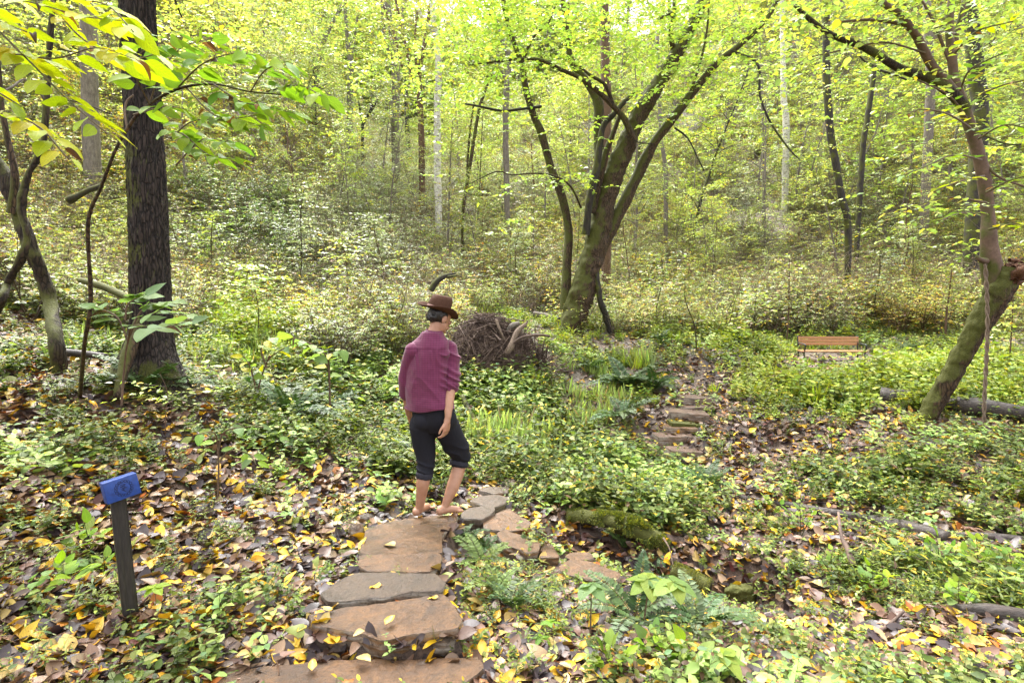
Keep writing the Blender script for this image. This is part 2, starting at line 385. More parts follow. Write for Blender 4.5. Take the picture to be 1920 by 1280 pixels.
def bark(name, c1, c2, moss=0.0, vscale=(9, 9, 1.6), sc=3.0, bd=.012, vor=False, mossc=((.032, .035, .007), (.085, .088, .014)), rough=.8, spots=None):
    m, n = mat(name); v = coords(n, vscale)
    a = noise(n, v, sc, 7, .65, .4); f = ramp(n, a, [(.3, 0), (.7, 1)])
    col = mixc(n, f, c1, c2); h = a
    fine = noise(n, coords(n), 40, 4); col = mixc(n, ramp(n, fine, [(.35, .35), (.7, 0)]), col, tuple(x*.4 for x in c1))
    if vor:
        vm = n.nodes.new('ShaderNodeVectorMath'); vm.operation = 'MULTIPLY_ADD'; vm.inputs[1].default_value = (1, 1, .20)
        nn_ = N_(n, 'ShaderNodeTexNoise', Scale=6, Detail=3); n.links.new(coords(n), nn_.inputs['Vector']); vs_ = n.nodes.new('ShaderNodeVectorMath'); vs_.operation = 'SCALE'; vs_.inputs['Scale'].default_value = .05
        n.links.new(nn_.outputs['Color'], vs_.inputs[0]); n.links.new(coords(n), vm.inputs[0]); n.links.new(vs_.outputs[0], vm.inputs[2])
        vo = n.nodes.new('ShaderNodeTexVoronoi'); vo.feature = 'DISTANCE_TO_EDGE'; vo.inputs['Scale'].default_value = 32; n.links.new(vm.outputs[0], vo.inputs['Vector'])
        cr_ = ramp(n, vo.outputs['Distance'], [(0, 0), (.16, 1)]); col = mixc(n, cr_, tuple(x*.35 for x in c1), col); h = mixc(n, .55, h, cr_)
    if spots:
        s_ = noise(n, coords(n, (1, 1, 1.8)), 7, 4, .7); col = mixc(n, ramp(n, s_, [(.52, 0), (.60, .8)]), col, spots)
    if moss:
        g = n.nodes.new('ShaderNodeNewGeometry'); sx = n.nodes.new('ShaderNodeSeparateXYZ'); n.links.new(g.outputs['Normal'], sx.inputs[0])
        mn = noise(n, coords(n), 2.6, 5, .6)
        # moss sits on the upper / left faces, patchy
        ad = N_(n, 'ShaderNodeMath', operation='MULTIPLY_ADD'); ad.inputs[1].default_value = .22; n.links.new(sx.outputs[2], ad.inputs[0]); n.links.new(mn, ad.inputs[2])
        ax = N_(n, 'ShaderNodeMath', operation='MULTIPLY_ADD'); ax.inputs[1].default_value = -.16; n.links.new(sx.outputs[0], ax.inputs[0]); n.links.new(ad.outputs[0], ax.inputs[2])
        t = .62-.32*moss; mf = ramp(n, ax.outputs[0], [(max(t-.06, 0), 0), (t+.08, 1)])
        mc = mixc(n, noise(n, coords(n), 30, 3), mossc[0], mossc[1])
        col = mixc(n, mf, col, mc)
        hh = mixc(n, mf, h, noise(n, coords(n), 60, 3)); h = hh
    finish(n, col, rough, bump(n, h, .9, bd), .3); return m
M['bark_dark'] = bark('bark_dark', (.014, .010, .009), (.072, .052, .043), moss=.12, vor=True, vscale=(14, 14, 2.2), sc=4, bd=.02)
M['bark_moss'] = bark('bark_moss', (.034, .021, .013), (.125, .076, .045), moss=.36, vor=True, vscale=(8, 8, 1.4), sc=3)
M['bark_mossy'] = bark('bark_mossy', (.022, .015, .010), (.065, .044, .028), moss=.45, vor=True, vscale=(8, 8, 1.6), sc=3)
M['bark_brown'] = bark('bark_brown', (.06, .034, .02), (.17, .10, .065), moss=.0, vscale=(8, 8, 1.2), sc=3)
M['bark_grey'] = bark('bark_grey', (.09, .075, .062), (.24, .205, .17), moss=.0, vscale=(6, 6, 2), sc=3)
M['bark_pale'] = bark('bark_pale', (.42, .39, .34), (.72, .69, .63), moss=.0, vscale=(4, 4, 9), sc=2.5, spots=(.10, .085, .07))
M['bark_black'] = bark('bark_black', (.012, .010, .009), (.06, .05, .042), moss=.05, vscale=(9, 9, 2), sc=3)
M['bark_smooth'] = bark('bark_smooth', (.085, .052, .036), (.17, .11, .078), moss=.05, vscale=(3, 3, 3), sc=2, bd=.006)
M['dead_wood'] = bark('dead_wood', (.10, .068, .05), (.25, .185, .135), vscale=(16, 16, 2), sc=4, bd=.01)
M['wet_log'] = bark('wet_log', (.016, .012, .010), (.085, .066, .056), moss=.0, vscale=(2, 14, 14), sc=3, rough=.5)
M['torn_wood'] = bark('torn_wood', (.05, .02, .011), (.22, .10, .05), vscale=(14, 14, 14), sc=2, bd=.05)
M['stick'] = bark('stick', (.045, .028, .022), (.19, .13, .10), vscale=(3, 3, 3), sc=2, bd=.004)

def soil_mat():
    m, n = mat('soil'); v = coords(n); c = attr(n).outputs['Color']
    a = noise(n, v, 3, 8, .7); b = noise(n, v, 26, 6, .7); c3 = noise(n, v, 120, 3)
    col = mixc(n, ramp(n, a, [(.3, .3), (.7, 1.0)]), (.035, .02, .013), c)
    col = mixc(n, ramp(n, b, [(.35, .55), (.6, 0)]), col, (.018, .011, .008))
    col = mixc(n, ramp(n, c3, [(.6, 0), (.75, .4)]), col, (.20, .15, .11))
    h = mixc(n, .35, b, c3)
    finish(n, col, ramp(n, a, [(.3, .32), (.7, .75)]), bump(n, h, .9, .03), .5); return m
M['soil'] = soil_mat()
def stone_mat(name, c1, c2, c3, wet=.3):
    m, n = mat(name); v = coords(n); a = noise(n, v, 5.0, 8, .75, .9); b = noise(n, v, 26, 8, .75); l = noise(n, coords(n, (1, 1, 14)), 3, 5)
    g = n.nodes.new('ShaderNodeNewGeometry'); sx = n.nodes.new('ShaderNodeSeparateXYZ'); n.links.new(g.outputs['Normal'], sx.inputs[0])
    col = mixc(n, ramp(n, a, [(.32, 0), (.68, 1)]), c1, c2)
    col = mixc(n, ramp(n, b, [(.45, 0), (.7, .7)]), col, c3)
    sid = mixc(n, ramp(n, l, [(.4, 0), (.62, 1)]), tuple(x*1.05 for x in c2), (.30, .27, .23))
    col = mixc(n, ramp(n, sx.outputs[2], [(.35, 1), (.7, 0)]), col, sid)
    st = noise(n, v, 1.7, 6, .65, 1.5); col = mixc(n, ramp(n, st, [(.5, 0), (.56, .55)]), col, (.030, .020, .014))
    dk = noise(n, v, 60, 3); col = mixc(n, ramp(n, dk, [(.3, .7), (.45, 0)]), col, tuple(x*.3 for x in c1))
    h = mixc(n, .4, b, l)
    finish(n, col, ramp(n, a, [(.35, wet), (.65, wet+.3)]), bump(n, h, 1.0, .022), .4); return m
M['stone'] = stone_mat('stone', (.045, .022, .010), (.175, .088, .034), (.038, .022, .013), .30)
M['stone_grey'] = stone_mat('stone_grey', (.045, .029, .018), (.095, .062, .037), (.032, .023, .016), .36)
M['stone_far'] = stone_mat('stone_far', (.06, .034, .022), (.13, .075, .047), (.04, .026, .019), .4)
M['stone_moss'] = bark('stone_moss', (.07, .055, .04), (.16, .13, .10), moss=.75, vscale=(3, 3, 3), sc=3)
M['moss'] = leaf_material('moss', trans=.3, rough=.7, vary=.1)

# ------------------------------------------------------------------ ground
def green_mask(px, py, x, y):
    """1 where low green plants cover the soil"""
    B = [(760,830,190,130,.85),(1000,820,230,110,.9),(1050,930,190,100,.85),(480,590,140,70,1.15),(1150,690,260,60,.7),(1610,715,330,55,1.5),
         (1880,770,170,60,1.1),(1330,960,260,60,.45),(1700,1060,260,60,.8),(1560,920,330,80,.45),(640,740,180,80,.85),(1250,1200,200,90,.5),
         (100,980,150,110,.25),(1800,1130,220,60,.75),(560,820,110,70,.4),(230,640,330,80,.40),(1200,590,300,50,.9),(1180,985,110,50,.55),(900,760,100,60,.75),(1650,650,420,26,1.0),(1700,612,350,22,1.0),(600,600,400,40,.6),(300,870,200,50,.2)]
    g = 0
    for cx, cy_, rx, ry, wt in B: g = g + wt*np.exp(-(((px-cx)/rx)**2+((py-cy_)/ry)**2))
    for cx, cy_, rx, ry, wt in CLEAR: g = g - wt*np.exp(-(((px-cx)/rx)**2+((py-cy_)/ry)**2))
    g = g + .30*n2(x, y, 1.3, 3, 1.7)
    return np.clip(g, 0, 1.4)
CLEAR = [(250,1165,70,60,.8),(200,1000,90,60,.3),(1300,710,85,45,1.6),(1150,650,100,18,1.0),(1290,800,70,65,1.6),(720,1130,150,190,1.5),(1120,1060,110,45,1.0),(1450,1190,300,75,1.1),(1420,900,90,40,.5),(1560,1040,110,25,.5),(925,940,75,55,1.4),(1560,694,95,30,2.8),(1240,1080,100,45,1.0),(1400,830,70,60,.5),(1340,1110,80,40,.8)]
for (x1, y1), (x2, y2), rr_ in [((1400,935),(1780,1022),22),((1790,1012),(1920,1022),18),((1650,760),(1920,795),20),((1770,1150),(1930,1180),25),((1065,975),(1250,1040),34)]:
    for q in range(7): CLEAR.append((x1+(x2-x1)*q/6, y1+(y2-y1)*q/6+rr_*.5, 42, rr_, .75))
nu, nv = 330, 420
u = np.linspace(-1, 1, nu); v = np.linspace(0, 1, nv)
gx = np.sinh(u*4.4)/np.sinh(4.4)*95; gy = -14 + (v*16) ; 
vv = np.linspace(0, 1, nv); gy = 1.2 + np.sinh((vv-.16)*5.6)/np.sinh(.84*5.6)*150
gy[gy < 1.2] = 1.2 + (gy[gy < 1.2]-1.2)*6
# put the lateral resolution where the camera looks: widen with distance
GXm, GYm = np.meshgrid(gx, gy)
GZm = gz(GXm, GYm)
gp, gq, _ = project(np.stack([GXm, GYm, GZm], -1))
gm = np.clip(green_mask(gp, gq, GXm, GYm), 0, 1)
dist = np.hypot(GXm, GYm)
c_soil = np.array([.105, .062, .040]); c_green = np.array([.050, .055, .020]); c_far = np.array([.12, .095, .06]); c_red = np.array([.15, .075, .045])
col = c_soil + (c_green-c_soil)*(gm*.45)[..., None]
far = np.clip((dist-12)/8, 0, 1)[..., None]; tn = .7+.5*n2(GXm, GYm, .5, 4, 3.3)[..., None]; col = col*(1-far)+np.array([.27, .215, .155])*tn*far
red = np.clip(np.exp(-(((gp-1500)/420)**2+((gq-1200)/80)**2)) + np.exp(-(((gp-1180)/120)**2+((gq-1070)/30)**2)), 0, 1)[..., None]
col = col*(1-red*.8)+c_red*red*.8
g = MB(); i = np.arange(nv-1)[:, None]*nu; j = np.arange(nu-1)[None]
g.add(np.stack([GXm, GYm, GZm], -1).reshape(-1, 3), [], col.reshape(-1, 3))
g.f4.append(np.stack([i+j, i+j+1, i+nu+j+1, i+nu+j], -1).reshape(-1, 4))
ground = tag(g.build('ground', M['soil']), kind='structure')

# ------------------------------------------------------------------ instancing of uncountable stuff
def inst_group():
    ng = bpy.data.node_groups.new('scatter', 'GeometryNodeTree')
    ng.interface.new_socket('Geometry', in_out='INPUT', socket_type='NodeSocketGeometry')
    ng.interface.new_socket('Source', in_out='INPUT', socket_type='NodeSocketCollection')
    ng.interface.new_socket('Geometry', in_out='OUTPUT', socket_type='NodeSocketGeometry')
    gi = ng.nodes.new('NodeGroupInput'); go = ng.nodes.new('NodeGroupOutput')
    ci = ng.nodes.new('GeometryNodeCollectionInfo'); ci.inputs['Separate Children'].default_value = True; ci.inputs['Reset Children'].default_value = True
    ip = ng.nodes.new('GeometryNodeInstanceOnPoints'); ip.inputs['Pick Instance'].default_value = True
    def na(nm, ty):
        a = ng.nodes.new('GeometryNodeInputNamedAttribute'); a.data_type = ty; a.inputs['Name'].default_value = nm; return a.outputs['Attribute']
    ng.links.new(gi.outputs[0], ip.inputs['Points']); ng.links.new(gi.outputs[1], ci.inputs['Collection']); ng.links.new(ci.outputs[0], ip.inputs['Instance'])
    e2r = ng.nodes.new('FunctionNodeEulerToRotation')
    ng.links.new(na('rot', 'FLOAT_VECTOR'), e2r.inputs[0]); ng.links.new(e2r.outputs[0], ip.inputs['Rotation'])
    ng.links.new(na('scl', 'FLOAT'), ip.inputs['Scale']); ng.links.new(na('idx', 'INT'), ip.inputs['Instance Index'])
    ng.links.new(ip.outputs[0], go.inputs[0]); return ng
NG = inst_group()
def source(name, meshes):
    c = bpy.data.collections.new(name)
    for k, me in enumerate(meshes): c.objects.link(bpy.data.objects.new(f'{name}_{k:02d}', me))
    return c
def stuff(name, P, rot, scl, idx, src, label, cat):
    me = bpy.data.meshes.new(name); n = len(P); me.vertices.add(n); me.vertices.foreach_set('co', np.asarray(P, np.float32).ravel())
    a = me.attributes.new('rot', 'FLOAT_VECTOR', 'POINT'); a.data.foreach_set('vector', np.asarray(rot, np.float32).ravel())
    a = me.attributes.new('scl', 'FLOAT', 'POINT'); a.data.foreach_set('value', np.asarray(scl, np.float32))
    a = me.attributes.new('idx', 'INT', 'POINT'); a.data.foreach_set('value', np.asarray(idx, np.int32))
    o = link(name, me); md = o.modifiers.new('scatter', 'NODES'); md.node_group = NG
    for it in NG.interface.items_tree:
        if it.name == 'Source': md[it.identifier] = src
    return tag(o, label, cat, kind='stuff')
def slope_rot(x, y, e=.12):
    dzx = (gz(x+e, y)-gz(x-e, y))/(2*e); dzy = (gz(x, y+e)-gz(x, y-e))/(2*e)
    return np.arctan(dzy), -np.arctan(dzx)

# palettes (base colours)
YG, LG, MG, DG, BG_, YE, BR, OR = (.42,.49,.075), (.32,.41,.11), (.20,.28,.09), (.085,.145,.05), (.33,.37,.25), (.62,.45,.04), (.22,.12,.065), (.55,.22,.03)
PAL_CANOPY = [(YG, 3.5), (LG, 4), ((.40,.42,.14), 3), (MG, 2), (YE, .35), (BR, .2), ((.38,.32,.2), .5)]
PAL_UNDER = [(LG, 3), (MG, 2), (BG_, 2.5), (YG, 2.6), (YE, .8), (BR, .7), ((.42,.34,.25), 1.8)]
PAL_GREY = [(BG_, 4), ((.27,.32,.22), 3), (MG, 1.5), ((.38,.34,.26), 1.2)]
PAL_DARK = [(DG, 3), (MG, 3), (LG, 1), (BG_, 1)]
PAL_AUT = [(YE, 2), (YG, 2), ((.34,.24,.12), 2), (OR, .5), (LG, 1.5), (BR, 1)]
PAL_HERB = [((.17,.21,.025), 3.5), ((.085,.125,.022), 3.5), ((.13,.17,.05), 2.5), ((.22,.26,.03), 1.2), ((.04,.075,.02), 1.6), ((.45,.33,.03), .12), ((.12,.07,.04), .6)]
PAL_LAWN = [((.26,.33,.035), 4), ((.19,.26,.045), 3), ((.31,.33,.03), 3)]

# ---- shrubs and saplings (shared shapes)
def shrub_mesh(seed, h, ns, nb, K, ls, pal, spread=.55, T=T_MID, stem=(.12, .085, .055), base=.15):
    r = np.random.default_rng(seed); mb = MB(); P = []; D = []; L = []
    for s in range(ns):
        az = r.uniform(0, 6.28); hh = h*r.uniform(.6, 1.0); sp = spread*r.uniform(.3, 1)
        pts = [np.array([0, 0, -.1])]; d = np.array([math.cos(az)*sp, math.sin(az)*sp, 1.0])
        for q in range(5):
            pts.append(pts[-1]+d/np.linalg.norm(d)*hh/5*1.05); d = d + np.append(r.normal(0, .18, 2), -.04)
        pts = np.array(pts); rad = np.linspace(.006+.006*h, .003, 6)
        tube(mb, pts, rad, 4, 2, col=stem, capt=False)
        for q in range(nb):
            t = base+(1-base)*(q+r.random())/nb; f = t*5; k = min(int(f), 4); p = pts[k]+(pts[k+1]-pts[k])*(f-k)
            a = r.uniform(0, 6.28); P.append(p); D.append([math.cos(a), math.sin(a), r.uniform(-.05, .55)]); L.append(h*r.uniform(.16, .34)*(1.15-.55*t))
    sprays(mb, np.array(P), np.array(D), np.array(L), r, pal, ls, K, T, twig=stem, twr=.0028)
    return mb.mesh('shrub', M['leaf'])
shr = []
k = 0
for pal, n in ((PAL_UNDER, 4), (PAL_GREY, 2), (PAL_CANOPY, 2), (PAL_DARK, 1), (PAL_AUT, 2)):
    for q in range(n):
        shr.append(shrub_mesh(100+k, 1.5, 5, 9, 8, .085 if pal is not PAL_GREY else .06, pal, T=T_FAR)); k += 1
# bare twiggy shrub
tw = MB(); r = np.random.default_rng(55)
for s in range(16):
    a = r.uniform(0, 6.28); p = np.array([r.normal(0, .1), r.normal(0, .1), -.05]); d = np.array([math.cos(a)*.6, math.sin(a)*.6, 1.0]); pts = [p]
    for q in range(4): pts.append(pts[-1]+d*.3); d = d+r.normal(0, .35, 3)
    tube(tw, pts, np.linspace(.009, .002, 5), 3, 2, col=(.20, .15, .11), capt=False)
    for q in range(5):
        b = pts[1+q % 4]; tube(tw, [b, b+r.normal(0, .22, 3)+[0, 0, .12]], [.004, .0015], 3, 1, col=(.24, .18, .14), capt=False)
P_ = r.normal(0, .35, (14, 3))+[0, 0, .8]; sprays(tw, P_, r.normal(0, 1, (14, 3)), np.full(14, .3), r, PAL_AUT, .07, 5, T_FAR)
shr.append(tw.mesh('shrub', M['leaf']))
SRC_SHRUB = source('shrub_shape', shr)

# ---- trees of the wooded slope (shared shapes)
def tree_parts(seed, H, r0, crown_from, pal, barkm, nclu=22, spc=13, ls=.10, lean=.05, crad=.26, K=9):
    r = np.random.default_rng(seed); tb = MB(); cr = MB()
    pts = [np.zeros(3)-[0, 0, .4]]; d = np.array([r.normal(0, lean), r.normal(0, lean), 1.0])
    for q in range(7): pts.append(pts[-1]+d/np.linalg.norm(d)*(H+.4)/7); d = d+np.append(r.normal(0, .07, 2), 0)
    pts = np.array(pts); tube(tb, pts, np.linspace(r0, r0*.22, 8)*np.array([1.15]+[1]*7), 8, 3, rough=.08, rs=3)
    P = []; D = []; L = []
    for c in range(nclu):
        t = crown_from+(1-crown_from)*(c+r.random())/nclu; f = t*7; k = min(int(f), 6); b = pts[k]+(pts[k+1]-pts[k])*(f-k)
        a = r.uniform(0, 6.28)+c*2.4; ln = H*crad*(1.2-.75*t)*r.uniform(.55, 1.1)
        e = b+np.array([math.cos(a)*ln, math.sin(a)*ln, ln*r.uniform(.1, .65)])
        mid = (b+e)/2+[0, 0, ln*.12]; tube(tb, [b, mid, e], [r0*.32*(1.1-t*.6), r0*.2*(1.1-t*.6), .008], 5, 3, capt=False)
        for s in range(spc):
            u_ = r.uniform(.3, 1.05); q = b+(e-b)*u_+r.normal(0, ln*.13, 3)*[1, 1, .45]
            aa = a+r.normal(0, .9); P.append(q); D.append([math.cos(aa), math.sin(aa), r.normal(.05, .25)]); L.append(r.uniform(.35, .8))
    sprays(cr, np.array(P), np.array(D), np.array(L), r, pal, ls, K, T_FAR, twr=.004)
    return tb.mesh('trunk', barkm), cr.mesh('crown', M['leaf'])
UT = [tree_parts(300, 7.0, .07, .22, PAL_CANOPY, M['bark_grey'], 22, 12), tree_parts(301, 9.0, .09, .25, PAL_CANOPY, M['bark_black'], 26, 12),
      tree_parts(302, 6.0, .05, .2, PAL_UNDER, M['bark_brown'], 20, 12, .09), tree_parts(303, 8.0, .08, .22, [(MG, 4), (LG, 3), (BG_, 2), (YG, 1)], M['bark_grey'], 26, 13),
      tree_parts(304, 5.0, .04, .15, PAL_CANOPY, M['bark_moss'], 18, 12, .09)]
HT = [tree_parts(310, 20, .20, .38, PAL_CANOPY, M['bark_grey'], 34, 16, .13, .02, .22), tree_parts(311, 18, .17, .35, [(MG, 4), (LG, 4), (YG, 2)], M['bark_black'], 34, 16, .13, .03, .24)]

def copy_thing(src_parts, loc, rz, sc, name, label, cat, group, lean=(0, 0)):
    o = empty(name, loc, rz, label=label, cat=cat, group=group); o.scale = (sc,)*3; o.rotation_euler = (lean[0], lean[1], rz)
    for nm, me in zip(('trunk', 'crown'), src_parts): link(nm, me, o)
    return o
r = np.random.default_rng(11)
# understory trees beyond the clearing and up the slopes
placed = []
def try_place(x, y, dmin):
    for a, b in placed:
        if (a-x)**2+(b-y)**2 < dmin*dmin: return False
    placed.append((x, y)); return True
cnt = 0
LOOKS = ['slender grey yellow-leafed tree', 'thin dark bright-leafed tree', 'small brown mixed-green tree', 'mid green leafy tree', 'small mossy yellow-leafed tree']
MARKS = [(90, 'at the left edge of the slope'), (330, 'on the slope behind the big dark trunk'), (560, 'on the left slope'), (720, 'left of the pale grey trunk'), (880, 'near the white-barked tree'),
         (1040, 'left of the large mossy tree'), (1200, 'behind the fork of the large mossy tree'), (1400, 'on the slope right of the large mossy tree'), (1620, 'on the slope around the ivy-hung trunk'), (1800, 'behind the torn leaning tree'), (9999, 'at the right edge of the slope')]
for tries in range(4000):
    if cnt >= 84: break
    Y = r.uniform(15.5, 46); X = r.uniform(-1.0, 1.0)*Y
    z = gz1(X, Y); px, py, _ = project(np.array([X, Y, z]))
    if Y < 19 and 450 < px < 1800: continue
    if 650 < px < 860 and py < 420 and r.random() < .6: continue
    if not try_place(X, Y, 1.9+Y*.03): continue
    k = int(r.integers(0, 5)); sc = r.uniform(.7, 1.2)
    if Y < 24: k = [2, 4, 0][int(r.integers(0, 3))]; sc *= .75
    mk = [m_ for e, m_ in MARKS if px < e][0]; hg = 'low' if py > 480 else ('halfway up' if py > 340 else 'high')
    copy_thing(UT[k], (X, Y, z), r.uniform(0, 6.28), sc, 'understory_tree', LOOKS[k]+' '+hg+' '+mk, 'tree', 'understory trees on the wooded slopes', (r.normal(0, .05), r.normal(0, .05)))
    cnt += 1
# the far wood that reads as one mass
FW = []
for q, (H_, pal, nc, cf, ls_) in enumerate([(5, PAL_CANOPY, 16, .1, .13), (6.5, PAL_CANOPY, 18, .15, .14), (4, PAL_UNDER, 14, .08, .12), (7, [(MG, 3), (LG, 4), (YG, 2)], 18, .15, .14), (5, PAL_GREY, 14, .1, .11), (6, [(YG, 4), (YE, .6), (LG, 3)], 18, .12, .14)]):
    tm, cm = tree_parts(330+q, H_, .045, cf, pal, M['bark_grey'], nc, 11, ls_, .06, .3, 8)
    FW += [tm, cm]
wv_ = source('wood_shape', FW)
n = 1500; Y = 19+r.random(n)**.9*80; X = r.uniform(-1.05, 1.05, n)*Y; Z = gz(X, Y); px, py, _ = project(np.stack([X, Y, Z], -1))
nb_ = 260; Yb = r.uniform(70, 112, nb_); Xb = r.uniform(-.48, .16, nb_)*Yb; far_sc = r.uniform(2.0, 3.6, nb_)
k = ~((px > 640) & (px < 850) & (py < 400) & (r.random(n) < .25) & (Y < 60)) & ~((Y < 48) & (r.random(n) < .5)) & (n2(X, Y, .12, 2, 7.7) > -.45); X, Y, Z, px = X[k], Y[k], Z[k], px[k]; n = len(X)
ty = r.integers(0, 6, n); ty = np.where((px > 450) & (px < 800) & (r.random(n) < .5), 4, ty); rot = np.stack([r.normal(0, .06, n), r.normal(0, .06, n), r.uniform(0, 6.28, n)], -1); sc = r.uniform(.6, 1.25, n)*np.where(Y < 26, .7, 1)
X, Y, Z = np.r_[X, Xb], np.r_[Y, Yb], np.r_[Z, gz(Xb, Yb)]; ty = np.r_[ty, r.choice([0, 1, 3, 4], nb_)]; sc = np.r_[sc, far_sc]; rot = np.r_[rot, np.stack([r.normal(0, .05, nb_), r.normal(0, .05, nb_), r.uniform(0, 6.28, nb_)], -1)]; n = len(X)
stuff('far_wood', np.repeat(np.stack([X, Y, Z], -1), 2, 0), np.repeat(rot, 2, 0), np.repeat(sc, 2), np.stack([ty*2, ty*2+1], 1).ravel(), wv_, 'mass of leafy young trees filling the slopes between the separate trunks', 'woodland')
cnt = 0
for tries in range(2000):
    if cnt >= 44: break
    Y = r.uniform(34, 95); X = r.uniform(-.95, .95)*Y; px, py, _ = project(np.array([X, Y, gz1(X, Y)]))
    if 670 < px < 830 and r.random() < .3 and Y < 60: continue
    if not try_place(X, Y, 4): continue
    k = int(r.integers(0, 2)); mk = [m_ for e, m_ in MARKS if px < e][0]
    copy_thing(HT[k], (X, Y, gz1(X, Y)), r.uniform(0, 6.28), r.uniform(.8, 1.2), 'forest_tree', ['tall grey tree', 'tall dark tree'][k]+(' far ' if Y > 58 else ' ')+mk, 'tree', 'tall trees high on the slopes')
    cnt += 1

# ---- undergrowth mass on the slopes
n = 26000
Y = 8.5 + (r.random(n)**1.15)*68; X = r.uniform(-1.1, 1.1, n)*Y; Z = gz(X, Y); px, py, _ = project(np.stack([X, Y, Z], -1))
keep = np.ones(n, bool)
keep &= ~((Y < 17.5) & (px > 1000) & (px < 2000) & (py > 628))
keep &= ~((px > 1000) & (px < 2000) & (py > 600) & (r.random(n) < .25))
keep &= ~((px > 350) & (px < 1050) & (py > 560) & ((py > 690) | (r.random(n) < .45) | ((px < 560) & (py > 600))))
keep &= ~((px > 860) & (px < 1060) & (py > 590))
dn = n2(X, Y, .25, 3, 9.9); keep &= (dn > -.85)
X, Y, Z, px, py, dn = X[keep], Y[keep], Z[keep], px[keep], py[keep], dn[keep]; n = len(X)
ty = n2(X, Y, .16, 3, 4.4) + r.normal(0, .35, n)
idx = np.where(ty < -.35, r.integers(4, 6, n), np.where(ty < .15, r.integers(0, 4, n), np.where(ty < .5, r.integers(6, 8, n), r.integers(9, 11, n))))
idx = np.where(r.random(n) < .18, 11, idx); idx = np.where((px > 330) & (px < 560) & (py > 380) & (py < 520) & (r.random(n) < .6), 8, idx)
idx = np.where((px > 560) & (px < 800) & (py > 380) & (py < 560) & (r.random(n) < .55), r.integers(4, 6, n), idx)
scl = r.uniform(.45, 1.15, n)*np.where(Y < 16, .7, 1.0)
stuff('undergrowth', np.stack([X, Y, Z], -1), np.stack([r.normal(0, .1, n), r.normal(0, .1, n), r.uniform(0, 6.28, n)], -1), scl, idx, SRC_SHRUB,
      'dense mixed undergrowth of shrubs and saplings covering the wooded slopes', 'undergrowth')

# ------------------------------------------------------------------ low plants
def herb_mesh(seed, h, n, ls, pal, K=5, narrow=1.0):
    r = np.random.default_rng(seed); mb = MB(); P = []; Ds = []; L = []
    base = r.normal(0, .06, (n, 3))*[1, 1, 0]; az = r.uniform(0, 6.28, n); tl = r.uniform(.1, .6, n)
    D = nrm(np.stack([np.cos(az)*tl, np.sin(az)*tl, np.ones(n)], -1)); Ln = h*r.uniform(.5, 1.1, n)
    mb.scatter(T_TWIG, frames(D, np.roll(D, 1, 1)+.01, Ln, np.full(n, .0018)), base, np.broadcast_to(np.array([.08, .13, .03]), (n, 3)))
    for q in range(K):
        t = .35+.65*q/max(K-1, 1); p = base+D*(Ln*t)[:, None]
        for s in (0, math.pi):
            a = az+1.57*q+s+r.normal(0, .3, n); d = np.stack([np.cos(a), np.sin(a), r.normal(.12, .25, n)], -1); l = ls*r.uniform(.6, 1.2, n)*(1.1-.4*t)
            mb.scatter(T_MID, frames(d, nrm(UP+r.normal(0, .3, (n, 3))), l, l*narrow), p, pick(pal, n, r))
    return mb.mesh('herb', M['herb'])
herbs = [herb_mesh(400, .16, 7, .05, PAL_HERB, 4), herb_mesh(401, .22, 7, .055, PAL_HERB, 4), herb_mesh(402, .10, 8, .038, PAL_HERB, 3), herb_mesh(403, .2, 8, .07, PAL_HERB, 4, .45),
         herb_mesh(404, .24, 9, .06, PAL_LAWN, 4), herb_mesh(405, .18, 9, .05, PAL_LAWN, 4)]
# grass tufts
def grass_mesh(seed, n=26, h=.16, pal=PAL_LAWN):
    r = np.random.default_rng(seed); mb = MB()
    az = r.uniform(0, 6.28, n); t = r.uniform(.15, .9, n); D = np.stack([np.cos(az)*t, np.sin(az)*t, np.ones(n)], -1)
    L = h*r.uniform(.5, 1.2, n); Nn = np.stack([np.cos(az), np.sin(az), -t], -1)
    mb.scatter(T_MID, frames(D, Nn, L, L*.13+.004), r.normal(0, .035, (n, 3))*[1, 1, 0], pick(pal, n, r))
    return mb.mesh('grass', M['herb'])
herbs += [grass_mesh(410), grass_mesh(411, 20, .12), grass_mesh(412, 24, .2, [(MG, 3), (LG, 3), ((.25, .22, .10), 1)])]
# seedling with few larger leaves
herbs += [herb_mesh(420, .2, 2, .095, [(LG, 3), ((.15, .27, .09), 3), (MG, 1)], 3)]
SRC_HERB = source('herb_shape', herbs)
def ground_samples(n, r, y0=1.7, y1=20, pw=1.0, side=1.02, pad=.6):
    t = r.random(n)**pw; Y = y0+(y1-y0)*t; X = r.uniform(-1, 1, n)*(Y*side*.9+pad); return X, Y
r = np.random.default_rng(21)
